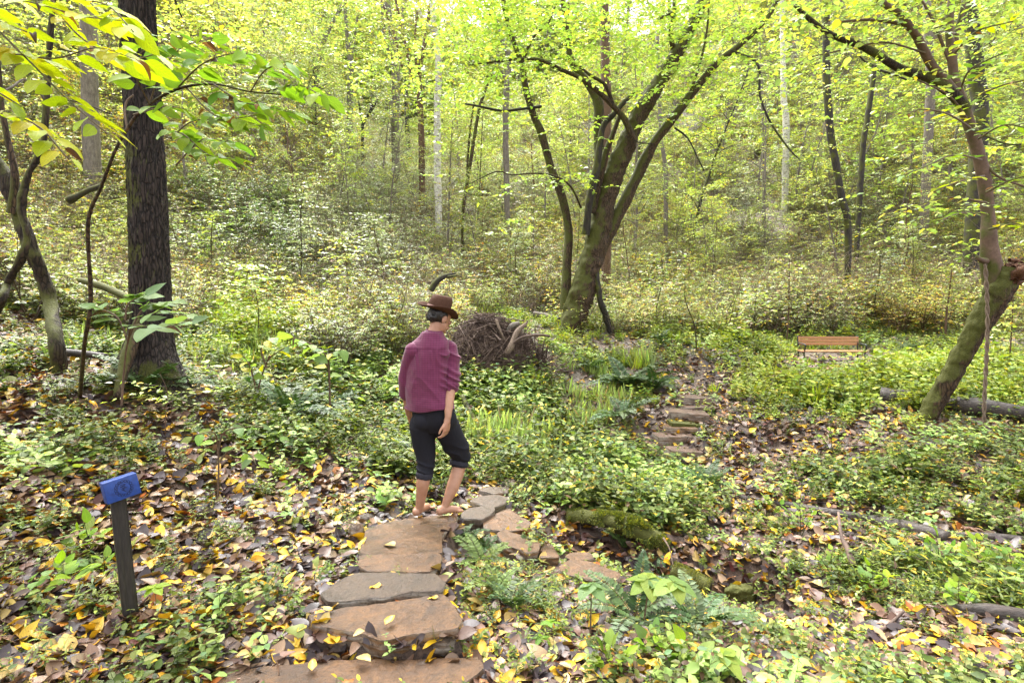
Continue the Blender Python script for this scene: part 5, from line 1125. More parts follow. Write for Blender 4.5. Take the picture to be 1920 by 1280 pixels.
# cluster of pale leaves crossing the trunk foot (left sapling)
b = ghit(225, 760)
o = broad_plant([[(228,760,-1.0),(232,700,-1.0),(240,640,-1.1),(262,600,-1.2),(300,585,-1.3),(350,592,-1.4)],[(240,640,-1.1),(220,595,-1.1),(180,575,-1.1)],[(245,620,-1.1),(270,578,-1.1),(320,565,-1.1)],[(240,640,-1.1),(250,610,-1.3),(300,615,-1.5),(360,600,-1.6)],[(235,600,-1.1),(240,570,-1.1),(270,552,-1.1)]],
    'sapling with grey green horizontal leaves in front of the dark trunk foot', r, NL_P[:2], size=.12, n=9, base=np.array([at(228, 790, b[1]-1.0)[0], b[1]-1.0, gz1(at(228, 790, b[1]-1.0)[0], b[1]-1.0)]), droop=-.05, tilt=.25, name='sapling', cat='sapling')

# ------------------------------------------------------------------ logs on the right, mossy bank log
def glog(L, widths, m, label, sides=18, up=.4, **k):
    L3 = []
    for (px, py), w_ in zip(L, widths):
        g_ = ghit(px, py); L3.append((px, py-w_*.35, g_[1]))
    return log([(a, c, d) for a, c, d in L3], widths, m, label, sides, **k)
o = glog([(1652,755),(1720,762),(1800,772),(1880,782),(1990,795)], (34, 36, 36, 34, 30), 'wet_log', 'long cut log lying behind the leaning trunk')
P = px_path([(1649, 754, ghit(1652, 755)[1])]); mb = MB(); tube(mb, [P[0]-np.array(o.location)+[-.012, 0, 0], P[0]-np.array(o.location)+[.03, 0, 0]], [.118, .122], 20, 1, .03, 8, capb=True); mb.build('cut_end', M['dead_wood'], o)
glog([(1400,938),(1480,952),(1560,968),(1640,985),(1720,1002),(1778,1018)], (10, 14, 18, 24, 28, 26), 'wet_log', 'long grey-black fallen log slanting down the right slope')
glog([(1792,1008),(1850,1012),(1930,1020)], (14, 18, 18), 'wet_log', 'short grey log continuing to the right edge')
glog([(1770,1145),(1850,1158),(1930,1175)], (16, 34, 40), 'wet_log', 'dark wet log in the lower right corner')
o = log([(1065,966,5.2),(1120,972,5.1),(1170,985,5.0),(1215,1005,4.95),(1250,1028,4.9)], (24, 32, 38, 42, 30), 'bark_mossy', 'moss-covered log overhanging the dark stream bank', rough=.28, sides=40)
# moss tufts on it
def moss_fuzz(parent, L, widths, n, seed, up=.5, size=.018, hang=.3):
    r = np.random.default_rng(seed); P = px_path(L); t = r.uniform(0, len(L)-1.001, n); k = t.astype(int); f = (t-k)[:, None]; C0 = P[k]*(1-f)+P[k+1]*f
    wv = np.array([w_*q[2]/FPX/2 for w_, q in zip(widths, L)]); rr = wv[k]*(1-f[:, 0])+wv[k+1]*f[:, 0]
    T = nrm(P[k+1]-P[k]); a = r.uniform(-1.9, 1.9, n); S_ = nrm(np.cross(T, UP)); U_ = np.cross(S_, T)
    dr = U_*np.cos(a)[:, None]+S_*np.sin(a)[:, None]; D = dr+r.normal(0, .5, (n, 3)); D[:, 2] -= hang*np.abs(np.sin(a))
    Q_ = C0+dr*(rr)[:, None]; kk = fbm(Q_*7, 3) > -.45; C0, dr, rr, D, T = C0[kk], dr[kk], rr[kk], D[kk], T[kk]; n = len(C0)
    mb = MB(); L_ = size*r.uniform(.5, 1.5, n)*(1+.8*fbm(C0*9, 2)); mb.scatter(T_FAR, frames(D, np.cross(D, T)+.01, L_, L_*.6), C0+dr*(rr*r.uniform(.9, 1.08, n))[:, None]-np.array(parent.location), pick([((.14, .15, .014), 3), ((.07, .085, .014), 3), ((.22, .21, .02), 1.5)], n, r))
    o = mb.build('moss', M['moss'], parent); o['kind'] = 'stuff'
moss_fuzz(o, [(1065,966,5.2),(1120,972,5.1),(1170,985,5.0),(1215,1005,4.95),(1250,1028,4.9)], (24, 32, 38, 42, 30), 16000, 5)
o = log([(1262,1068,4.5),(1295,1085,4.4),(1332,1100,4.3)], (28, 34, 30), 'bark_mossy', 'short mossy log lying at the stream edge', rough=.25)
moss_fuzz(o, [(1262,1068,4.5),(1295,1085,4.4),(1332,1100,4.3)], (28, 34, 30), 3500, 6, size=.012)
# dark undercut bank below the mossy log
b = at(1150, 1015, 5.1); o = rock(1165, 1022, .62, .16, .17, 'wet_soil' if 'wet_soil' in M else 'soil', 'dark undercut earth bank beneath the mossy log', 9, 'earth_bank', 'earth bank', Yd=5.15, rz=-.18)
# small thin fallen white stem from mossy log
log([(1244,1008,4.8),(1256,1030,4.7),(1262,1060,4.6),(1268,1082,4.5)], (4, 2.5, 2.2, 2), 'dead_wood', 'thin pale twig hanging from the mossy log end', 6, name='twig', cat='twig')
log([(1638,1188,3.4),(1665,1172,3.45),(1695,1145,3.5)], (8, 9, 5), 'stick', 'curved brown stick lying in the mud on the right', 8, name='stick', cat='stick')
log([(1600,1060,4.1),(1590,1030,4.2),(1578,1005,4.3),(1572,960,4.5)], (14, 12, 8, 4), 'stick', 'broken brown stub with bare twigs on the long fallen log', 8, name='stick', cat='stick')
log([(1660,1225,3.1),(1760,1232,3.1),(1850,1236,3.1),(1930,1240,3.1)], (10, 12, 10, 8), 'dead_wood', 'splintered strip of pinkish wood in the lower right', 8, name='stick', cat='stick')
log([(866,742,8.4),(882,775,8.0),(898,803,7.8)], (9, 11, 6), 'bark_black', 'short dead limb behind the man to the right', 10, name='stick', cat='stick')
log([(440,640,8.5),(800,640,8.7)], (.1, .1), 'stick', 'thin twig hidden in plants', 4) if False else None
# scattered twigs on the ground
r = np.random.default_rng(97); tw = MB()
for q in range(420):
    X, Y = screen_ground(1, r, 10); z = gz1(X[0], Y[0])+.012; a = r.uniform(0, 6.28); l = r.uniform(.06, .28); p = np.array([X[0], Y[0], z]); 
    if not off_slabs(X, Y)[0]: continue
    e = p+np.array([math.cos(a)*l, math.sin(a)*l, 0]); e[2] = gz1(e[0], e[1])+r.uniform(.0, .05); m_ = (p+e)/2+r.normal(0, l*.07, 3); m_[2] += .01
    tube(tw, [p, m_, e], [.0035, .003, .0015], 4, 2, col=(.2, .13, .09), capt=False)
tag(tw.build('twig_litter', M['stick']), 'thin fallen twigs strewn over the leaf litter', 'twigs', kind='stuff')

# ------------------------------------------------------------------ brush pile
b = ghit(912, 684); print('pile', b)
bpz = empty('brush_pile', b, label='heap of cut brown brushwood beyond the man', cat='brush pile'); r = np.random.default_rng(101); Yp = b[1]
mound = MB(); na, nr_ = 48, 14; V = [];
for i_ in range(nr_):
    ro = i_/(nr_-1); A_ = np.arange(na)/na*2*pi; rr = ro*(1+.18*np.sin(A_*3+1)+.1*np.sin(A_*5)); V.append(np.stack([np.cos(A_)*rr*.92, np.sin(A_)*rr*.7, .86*(1-ro**1.5)-.12+.03*np.sin(A_*7+ro*9)], -1))
mound.add(np.concatenate(V), [], (.05, .033, .025)); i = np.arange(nr_-1)[:, None]*na; j = np.arange(na)[None]; j2 = (j+1) % na; mound.f4.append(np.stack([i+j, i+na+j, i+na+j2, i+j2], -1).reshape(-1, 4)); mound.build('brush_core', M['soil'], bpz)
def surf(r, k=1.0):
    a = r.uniform(-3.5, .4); ro = r.random()**.6; s_ = 1+.18*math.sin(a*3+1)+.1*math.sin(a*5); return np.array([math.cos(a)*ro*.95*s_, math.sin(a)*ro*.72*s_, .90*(1-ro**1.5)-.03])*[k, k, k]+r.normal(0, .02, 3)
STM = []
for q in range(8):
    mb = MB(); c = r.normal(0, .035, 3); tube(mb, [(0, -.5, 0), (c[0], -.15, c[1]), (c[1], .2, c[2]), (c[0]*.5, .5, 0)], [.011, .0095, .0075, .004], 5, 2, .1, 10); 
    tube(mb, [(c[0], .05, c[1]), (c[0]+.05, .22, .03)], [.005, .002], 4, 1); STM.append(mb.mesh('stick', M['stick']))
def put_stick(parent, me, p, d, L, s):
    o = link('stick', me, parent); mt = mat_from(d, (.3, .2, .9)).to_4x4(); o.matrix_local = Matrix.Translation(Vector(p)) @ mt @ Matrix.Diagonal((s, L, s, 1)); return o
def stick_dir(p, r):
    n_ = nrm(p*np.array([1, 1.3, 1.0])); d = r.normal(0, 1, 3); d -= n_*np.dot(d, n_)*.75; return nrm(d)
for q in range(150):
    p = surf(r, 1.03); put_stick(bpz, STM[q % 8], p, stick_dir(p, r), r.uniform(.35, .9), r.uniform(.7, 1.5))
sm = MB()
for q in range(2600):
    p = surf(r, r.uniform(.92, 1.06)); d = stick_dir(p, r); l = r.uniform(.12, .34); c = r.uniform(.7, 1.3)*np.array([.2, .14, .11]); tube(sm, [p-d*l, p+r.normal(0, .02, 3), p+d*l], [.006, .005, .002], 3, 1, col=c, capt=False)
o = sm.build('small_sticks', M['stick'], bpz); o['kind'] = 'stuff'
for q in range(150):
    a_ = r.uniform(-3.6, .5); rr_ = r.uniform(.8, 1.35); x_, y_ = b[0]+math.cos(a_)*rr_, b[1]+math.sin(a_)*rr_*.7; put_stick(bpz, STM[q % 8], np.array([x_, y_, gz1(x_, y_)])-b+[0, 0, r.uniform(.03, .16)], nrm(np.array([r.normal(), r.normal(), r.normal(0, .25)])), r.uniform(.25, .6), r.uniform(.6, 1.3))
# debris fan right of the pile
log([(940,672,Yp-.45),(955,655,Yp-.5),(968,625,Yp-.4),(985,608,Yp-.3),(991,600,Yp-.3)], (9, 13, 12, 8, 2), 'dead_wood', 'thick weathered forked branch propped on the brush pile', 10, name='dead_branch', cat='branch', rough=.3)
log([(950,625,Yp-.2),(958,612,Yp-.2),(975,605,Yp-.2)], (9, 12, 9), 'bark_grey', 'short pale log end on the right of the brush pile', 10, name='dead_branch', cat='branch', rough=.2)
log([(960,645,Yp-.5),(980,632,Yp-.5),(1012,628,Yp-.4),(1030,630,Yp-.3)], (6, 6, 6, 5), 'stick', 'thin crooked branch reaching right out of the brush pile', 7, name='dead_branch', cat='branch')
log([(930,600,Yp-.3),(938,620,Yp-.4),(948,640,Yp-.4)], (7, 5, 3), 'dead_wood', 'short dead stub in the middle of the brush pile', 8, name='dead_branch', cat='branch')
for q in range(0):
    g_ = ghit(r.uniform(960, 1030), r.uniform(640, 680)); put_stick(bpz, STM[q % 8], g_-b+[0, 0, r.uniform(.03, .2)], nrm(np.array([r.normal(), r.normal(), r.normal(0, .3)])), r.uniform(.3, .6), r.uniform(.7, 1.6))
# curved dark root branch above the hat
log([(808,545,8.5),(815,532,8.5),(826,522,8.5),(840,516,8.5),(856,512,8.5)], (12, 13, 12, 9, 2), 'bark_black', 'curved dark broken branch pointing right above the hat', 10, name='dead_branch', cat='branch', rough=.15)
log([(836,519,8.5),(846,518,8.45),(857,516,8.4)], (6, 5, 2), 'bark_black', 'thin prong of the curved broken branch above the hat', 8, name='dead_branch', cat='branch')

# ------------------------------------------------------------------ bench
def simple(name, col, rough=.6, metal=0.0, nscale=30, var=.3, spec=.4, stretch=(1, 1, 1), bd=.003):
    m, n = mat(name); v = coords(n, stretch); a = noise(n, v, nscale, 5); c = mixc(n, ramp(n, a, [(.3, 0), (.7, 1)]), tuple(x*(1-var) for x in col), tuple(min(1, x*(1+var)) for x in col))
    finish(n, c, rough, bump(n, a, .4, bd), spec, metallic=metal); M[name] = m; return m
simple('bench_wood', (.33, .16, .07), .5, nscale=12, stretch=(1, 8, 8)); simple('iron', (.03, .03, .035), .45, .6)
def box(mb, c, s, rz=0.0, rx=0.0, col=(1, 1, 1), bev=.08):
    x, y, z = np.array(s)/2; V = []
    b_ = min(s)*bev
    bm = bmesh.new(); bmesh.ops.create_cube(bm, size=1.0); bmesh.ops.scale(bm, vec=s, verts=bm.verts); bmesh.ops.bevel(bm, geom=bm.edges[:], offset=b_, segments=2, affect='EDGES', profile=.6)
    bm.verts.index_update(); V = np.array([v.co for v in bm.verts]); F = [[v.index for v in f.verts] for f in bm.faces]; bm.free()
    cx, sx = math.cos(rx), math.sin(rx); V = np.c_[V[:, 0], V[:, 1]*cx-V[:, 2]*sx, V[:, 1]*sx+V[:, 2]*cx]; cz_, sz_ = math.cos(rz), math.sin(rz); V = np.c_[V[:, 0]*cz_-V[:, 1]*sz_, V[:, 0]*sz_+V[:, 1]*cz_, V[:, 2]]
    V = V+np.array(c)
    for f in F:
        if len(f) > 4:
            for q in range(1, len(f)-1): mb.f3.append(np.array([[f[0], f[q], f[q+1]]])+mb.n)
    mb.add(V, [f for f in F if len(f) <= 4], col)
bb = ghit(1558, 686); s_ = bb[1]/FPX; Wb = 112*s_/.83
bench = empty('park_bench', bb, R(-3), label='wooden slatted bench with black iron ends in the clearing', cat='bench')
bench.scale = (.83,)*3; zs = .43; y_b = .22
for q in range(3):
    mb = MB(); box(mb, (0, y_b+q*.012, .62+q*.088), (Wb, .025, .078), rx=-.14); mb.build('backrest_slat', M['bench_wood'], bench)
for q in range(5):
    mb = MB(); box(mb, (-.03, -.2+q*.085, zs), (Wb*1.06, .07, .028)); mb.build('seat_slat', M['bench_wood'], bench)
for s in (-1, 1):
    x = s*(Wb/2-.03)+(-.03 if s < 0 else .0); mb = MB()
    tube(mb, [(x, -.22, -.05), (x, -.2, .2), (x, -.2, .42)], [.022]*3, 8, 3); tube(mb, [(x, .22, -.05), (x, .18, .25), (x, .19, .45), (x, .24, .7), (x, .27, .86)], [.022]*5, 8, 3)
    tube(mb, [(x, -.22, .41), (x, 0, .40), (x, .2, .41)], [.018]*3, 8, 2); mb.build('end_frame', M['iron'], bench)
    mb = MB(); tube(mb, [(x, -.2, .42), (x, -.25, .52), (x, -.24, .62), (x, -.1, .64), (x, .1, .64), (x, .22, .62)], [.018]*6, 8, 4); mb.build('armrest', M['iron'], bench)
mb = MB(); tube(mb, [(-Wb/2, 0, .14), (Wb/2, 0, .14)], [.015, .015], 8, 1); mb.build('stretcher', M['iron'], bench)

# ------------------------------------------------------------------ blue-topped post
simple('blue_paint', (.011, .042, .20), .42, nscale=40, var=.25); simple('blue_carved', (.003, .009, .05), .6); simple('post_wood', (.020, .017, .0145), .55, nscale=14, stretch=(10, 10, 1.2), var=.55, bd=.006)
pb = on_z(248, 1172, 0.0); pb = ghit(248, 1172); s_ = pb[1]/FPX; print('post', pb)
sign = empty('sign_post', pb, label='small dark wooden post topped with a bright blue carved block', cat='signpost')
top = at(220, 925, pb[1])-pb
mb = MB(); P = np.array([(0, 0, -.08), (top[0]*.5, 0, top[2]*.5), (top[0], 0, top[2])]); n_ = 24
for q in range(n_+1):
    t = q/n_; c = P[0]+(P[2]-P[0])*t; w_ = (26-2*t)*s_/2*(1+.04*vnoise(np.array([t*6, 0, 0]))); d_ = .024
    if q == 0: ring0 = mb.n
    rp = np.array([[math.cos(.75), -math.sin(.75), 0], [math.sin(.75), math.cos(.75), 0], [0, 0, 1]]); V = [(-w_, -d_, 0), (-w_*.35, -d_*1.0, 0), (-w_*.2, -d_*.8, 0), (0, -d_*.98, 0), (w_*.5, -d_*.95, 0), (w_, -d_*.9, 0), (w_, d_, 0), (-w_, d_, 0)]
    mb.add(np.array(V)@rp.T+c, [])
for q in range(n_):
    for k in range(8): mb.f4.append(np.array([[q*8+k, q*8+(k+1) % 8, (q+1)*8+(k+1) % 8, (q+1)*8+k]]))
mb.build('post', M['post_wood'], sign, smooth=False)
# plaque: px corners TL(192,900) TR(248,886) BR(253,926) BL(205,942)
ctr = at(226, 914, pb[1]-.03)-pb; pw, ph, pdp = 56*s_, 41*s_, .062
plq = empty('tmp', (0, 0, 0)); bpy.data.objects.remove(plq)
mb = MB(); box(mb, (0, 0, 0), (pw, pdp, ph), bev=.05); pl = mb.build('plaque', M['blue_paint'], sign); pl.location = tuple(ctr); pl.rotation_euler = (R(-6), R(-8), R(50))
mb = MB()
yy = -pdp/2-.0012
def torus(cx, cz, R_, r_, n1=40, n2=6):
    a = np.arange(n1)/n1*2*pi; pts = np.stack([cx+np.cos(a)*R_, np.full(n1, yy), cz+np.sin(a)*R_], -1); b_ = np.arange(n2)/n2*2*pi
    V = np.stack([cx+np.cos(a)[:, None]*(R_+np.cos(b_)*r_), yy+np.sin(b_)[None]*r_*.6+0*a[:, None], cz+np.sin(a)[:, None]*(R_+np.cos(b_)*r_)], -1).reshape(-1, 3)
    i = np.arange(n1)[:, None]; j = np.arange(n2)[None]; F = np.stack([i*n2+j, ((i+1) % n1)*n2+j, ((i+1) % n1)*n2+(j+1) % n2, i*n2+(j+1) % n2], -1).reshape(-1, 4); c0 = mb.n; mb.add(V, []); mb.f4.append(F+c0)
ex = .006; RR = ph*.30
for q in range(16): a = q/16*2*pi; torus(ex+math.cos(a)*RR*1.1, math.sin(a)*RR*1.1, RR*.17, .0011, 14, 5)
torus(ex, 0, RR*.86, .0006, 40, 5)
def stroke(pts, r_=.0016): tube(mb, [(ex+x*RR, yy, z*RR) for x, z in pts], [r_]*len(pts), 5, 3, capb=True)
stroke([(-.35,.55),(0,.62),(.32,.5),(-.1,.38),(-.4,.3)]); stroke([(-.3,.3),(.05,.25),(.25,.12),(-.15,.02)]); stroke([(-.25,.0),(.1,-.02),(.45,.0)]); stroke([(.0,.1),(-.05,-.25),(.05,-.5),(.25,-.55)]); stroke([(-.25,-.2),(-.1,-.3),(.05,-.25)])
mb.build('emblem', M['blue_carved'], pl)

# ------------------------------------------------------------------ the man
MY = 4.42; foot = at(800, 972, MY); fz = -.078
person = empty('person', (foot[0], MY, fz), label='barefoot man walking away in maroon shirt, black cropped trousers and brown hat', cat='person')
o0 = np.array(person.location)
def J(px, py, d=0.0): return at(px, py, MY+d)-o0
def ellipsoid(mb, c, rad, rot=None, sub=3):
    bm = bmesh.new(); bmesh.ops.create_icosphere(bm, subdivisions=sub, radius=1.0); V = np.array([v.co for v in bm.verts])*np.array(rad); F = [[v.index for v in f.verts] for f in bm.faces]; bm.free()
    if rot is not None: V = V @ np.array(rot.to_3x3()).T
    mb.add(V+np.array(c), F)
def caps(mb, P, Rr, sides=16, k=6, flat=None):
    """closed limb with round ends; flat squashes it along depth"""
    P = [np.array(p, float) for p in P]; tube(mb, P, Rr, sides, k, capb=True, capt=True); ellipsoid(mb, P[0], [Rr[0]]*3, sub=2); ellipsoid(mb, P[-1], [Rr[-1]]*3, sub=2)
def ring_loft(mb, rings, k=4, n=32, sq=2.3):
    """rings: (centre, half width, half depth, yaw)"""
    C_ = np.array([r_[0] for r_ in rings]); A = np.array([[r_[1], r_[2], r_[3]] for r_ in rings]); Cs, _ = smooth_path(C_, np.zeros(len(C_)), k); As, _ = smooth_path(A, np.zeros(len(A)), k)
    th = np.arange(n)/n*2*pi; V = []
    for c, (a, b_, yw) in zip(Cs, As):
        x = a*np.sign(np.cos(th))*np.abs(np.cos(th))**(2/sq); y = b_*np.sign(np.sin(th))*np.abs(np.sin(th))**(2/sq); cc, ss = math.cos(yw), math.sin(yw)
        V.append(np.stack([c[0]+x*cc-y*ss, c[1]+x*ss+y*cc, np.full(n, c[2])], -1))
    m_ = len(V); V = np.concatenate(V); c0 = mb.n; mb.add(V, []); i = np.arange(m_-1)[:, None]*n; j = np.arange(n)[None]; j2 = (j+1) % n
    mb.f4.append(np.stack([i+j, i+j2, i+n+j2, i+n+j], -1).reshape(-1, 4)+c0)
    for rr, ce, fl in ((0, Cs[0], 1), (m_-1, Cs[-1], 0)):
        c1 = mb.n; mb.add([ce], []); mb.f3.append(np.array([[c0+rr*n+(q+1) % n, c0+rr*n+q, c1] if fl else [c0+rr*n+q, c0+rr*n+(q+1) % n, c1] for q in range(n)]))
def remesh(mb, name, m, parent, vox=.006, sm=6, disp=None, cut=None, facet=None):
    me = mb.mesh('tmp', M[m]); o = link('tmp', me); md = o.modifiers.new('r', 'REMESH'); md.mode = 'VOXEL'; md.voxel_size = vox; md.use_smooth_shade = True
    m2 = o.modifiers.new('s', 'SMOOTH'); m2.factor = .5; m2.iterations = sm
    dg = bpy.context.evaluated_depsgraph_get(); me2 = bpy.data.meshes.new_from_object(o.evaluated_get(dg)); bpy.data.objects.remove(o); me2.name = name
    n = len(me2.vertices); V = np.empty(n*3, np.float32); me2.vertices.foreach_get('co', V); V = V.reshape(-1, 3).astype(float)
    if disp:
        Nn = np.empty(n*3, np.float32); me2.vertices.foreach_get('normal', Nn); Nn = Nn.reshape(-1, 3).astype(float)
        V = disp(V, Nn); me2.vertices.foreach_set('co', V.ravel().astype(np.float32))
    me2.materials.clear(); me2.materials.append(M[m]); me2.polygons.foreach_set('use_smooth', np.ones(len(me2.polygons), bool)); me2.update()
    return link(name, me2, parent)
def skin():
    m, n = mat('skin'); v = coords(n); a = noise(n, v, 14, 5); b_ = noise(n, v, 90, 3)
    c = mixc(n, ramp(n, a, [(.35, 0), (.7, 1)]), (.30, .15, .092), (.40, .215, .14)); c = mixc(n, ramp(n, b_, [(.6, 0), (.8, .3)]), c, (.33, .15, .10))
    b = finish(n, c, .48, bump(n, b_, .15, .002), .4); b.inputs['Subsurface Weight'].default_value = .12; b.inputs['Subsurface Radius'].default_value = (.01, .004, .002); M['skin'] = m
skin()
def cloth_shirt():
    m, n = mat('shirt_cloth'); tc = n.nodes.new('ShaderNodeTexCoord'); sx = n.nodes.new('ShaderNodeSeparateXYZ'); n.links.new(tc.outputs['Object'], sx.inputs[0])
    def lines(sock, per, w_):
        a = N_(n, 'ShaderNodeMath', operation='MULTIPLY'); a.inputs[1].default_value = 1/per; n.links.new(sock, a.inputs[0]); f = N_(n, 'ShaderNodeMath', operation='FRACT'); n.links.new(a.outputs[0], f.inputs[0])
        return ramp(n, f.outputs[0], [(0, 1.0), (w_, 1.0), (w_+.08, 0), (.95, 0)])
    h = lines(sx.outputs[2], .0165, .22); vv_ = lines(sx.outputs[0], .021, .15)
    wv = noise(n, coords(n), 500, 2)
    c = mixc(n, ramp(n, wv, [(.3, 0), (.7, 1)]), (.120, .019, .056), (.150, .028, .075)); c = mixc(n, mixc(n, 1.0, h, (.5, .5, .5), 'MULTIPLY'), c, (.036, .006, .020)); c = mixc(n, mixc(n, 1.0, vv_, (.25, .25, .25), 'MULTIPLY'), c, (.036, .006, .020))
    wr = noise(n, coords(n, (1.0, 1.0, .6)), 14, 3, .5, 1.2)
    finish(n, c, .75, bump(n, wr, .22, .02), .2, sheen=.2); M['shirt_cloth'] = m
cloth_shirt()
simple('trouser_cloth', (.012, .012, .017), .85, nscale=120, var=.25, spec=.2); simple('cuff_cloth', (.017, .016, .024), .85, nscale=120); simple('felt', (.062, .030, .019), .9, nscale=90, var=.18, spec=.15)
simple('hat_band', (.15, .07, .055), .7, nscale=60); simple('hair_dark', (.012, .009, .008), .45, nscale=140, stretch=(1, 1, .25), var=.5)
simple('pale_button', (.5, .42, .42), .4)
YAW = R(-28)     # facing up the path and to the right
# body: one continuous surface
bd = MB()
sh_l, sh_r = J(766, 652, -.03), J(842, 655, .03)
pel = J(815, 782, .0); chest = J(802, 690, 0); nb = J(812, 632, .01)
ring_loft(bd, [(J(816,790,.02), .11, .08, YAW), (pel, .13, .09, YAW), (J(808,740,0), .125, .09, YAW), (chest, .15, .10, YAW), (J(806,658,0), .14, .075, YAW), (nb, .06, .06, YAW)])
headc = J(824, 598, .04); caps(bd, [nb, J(817, 618, .02), J(821, 606, .03)], [.058, .055, .056])
hr = Matrix.Rotation(YAW-.35, 4, 'Z') @ Matrix.Rotation(R(-38), 4, 'X')
def HL(x, y, z): return headc+np.array(hr.to_3x3() @ Vector((x, y, z)))
ellipsoid(bd, HL(0, -.01, .03), (.073, .092, .085), hr); ellipsoid(bd, HL(0, .035, -.035), (.056, .062, .07), hr); ellipsoid(bd, HL(0, .045, -.085), (.03, .035, .025), hr)
caps(bd, [HL(0, .088, .02), HL(0, .108, -.018)], [.010, .014], 8, 3); ellipsoid(bd, HL(0, .094, -.05), (.024, .012, .007), hr); ellipsoid(bd, HL(0, .094, -.062), (.02, .011, .006), hr)
for s in (-1, 1): ellipsoid(bd, HL(s*.076, -.005, -.005), (.010, .021, .034), hr); ellipsoid(bd, HL(s*.03, .085, .018), (.016, .01, .01), hr); caps(bd, [HL(s*.012, .092, .035), HL(s*.05, .076, .036)], [.006, .005], 6, 2)
# arms
caps(bd, [sh_r+[-.02, 0, -.02], J(847, 690, .0), J(846, 722, -.04)], [.048, .045, .043]); caps(bd, [J(846, 722, -.04), J(843, 742, -.09), J(841, 765, -.14), J(840, 782, -.17)], [.043, .041, .033, .025])
wr_ = J(839, 784, -.17); palm = J(838, 800, -.05)
caps(bd, [wr_, J(838, 792, -.18)], [.024, .026]); ring_loft(bd, [(J(838,788,-.18), .025, .018, 1.0), (J(838,797,-.185), .036, .016, 1.0), (J(836,809,-.19), .038, .015, 1.0)], 3, 16)
fx = [(-.026, .0), (-.009, .005), (.010, .005), (.027, .0)]
ca, sa = math.cos(1.0), math.sin(1.0); fb = J(836, 808, -.19)
for q, (o_, e) in enumerate(fx):
    L_ = [.062, .072, .068, .054][q]; p0 = fb+np.array([o_*ca, o_*sa, .004]); d1 = np.array([-.35, -.12, -.93]); d2 = np.array([-.72, -.1, -.68]); d3 = np.array([-.95, .0, -.25])
    p1 = p0+d1*L_*.45; p2 = p1+d2*L_*.33; p3 = p2+d3*L_*.26; caps(bd, [p0, p1, p2, p3], [.0095, .009, .008, .007], 8, 3)
p0 = J(833, 796, -.20); caps(bd, [p0, p0+[-.022, -.028, -.03], p0+[-.034, -.035, -.058]], [.012, .010, .008], 8, 3)
# left arm, mostly hidden in front of him
caps(bd, [sh_l+[.03, 0, -.03], J(766, 690, .02), J(762, 730, .08)], [.040, .038, .037]); caps(bd, [J(762, 730, .08), J(766, 765, .18), J(770, 785, .25)], [.042, .034, .025])
lh = J(772, 790, .27); caps(bd, [J(770, 785, .25), lh], [.024, .028]); ellipsoid(bd, lh+[.005, .03, -.03], (.018, .034, .036))
for q in range(4): p0 = lh+np.array([.004, .01+q*.017, -.055]); caps(bd, [p0, p0+[.004, .006, -.03], p0+[.012, -.004, -.055]], [.0095, .009, .007], 8, 3)
p0 = lh+[.01, .0, -.02]; caps(bd, [p0, p0+[.02, -.02, -.03]], [.011, .008], 8, 3)
# legs
caps(bd, [J(793, 798, 0), J(797, 840, .03), J(799, 868, .02)], [.06, .055, .045]); caps(bd, [J(799, 868, .02), J(795, 885, -.005), J(793, 905, -.02), J(789, 935, -.01), J(786, 956, -.0)], [.05, .052, .054, .040, .030])
lf = J(782, 968, .0); lf[2] = max(lf[2], .035)
caps(bd, [J(785, 952, 0), lf], [.031, .033]); caps(bd, [lf+[-.003, -.02, -.004], lf+[.03, .07, -.008], lf+[.065, .14, -.018]], [.032, .033, .026], 12)
for q in range(5): p0 = lf+np.array([.065+.008-(q-2)*-.016, .15-(q*.008), -.024]); caps(bd, [p0, p0+[.014, .034-.004*q, -.004]], [.0115 if q else .014, .009], 8, 2)
caps(bd, [J(838, 800, .03), J(856, 835, .12), J(864, 862, .16)], [.06, .055, .048]); caps(bd, [J(864, 862, .16), J(858, 886, .12), J(849, 912, .07), J(839, 936, .03), J(833, 952, .01)], [.052, .055, .052, .036, .029])
rf = J(827, 964, .0); rf[2] = max(rf[2], .036)
caps(bd, [J(833, 952, .01), rf+[.01, .0, .01], rf], [.030, .032, .033]); caps(bd, [rf+[-.006, -.01, .0], rf+[.06, .025, .0], rf+[.13, .055, -.012]], [.033, .031, .026], 12)
for q in range(5): p0 = rf+np.array([.138-(q*.006), .03+q*.018, -.018]); caps(bd, [p0, p0+[.034-.004*q, .012, -.004]], [.014 if q == 0 else .0115, .009], 8, 2)
remesh(bd, 'body', 'skin', person, .0045, 4)
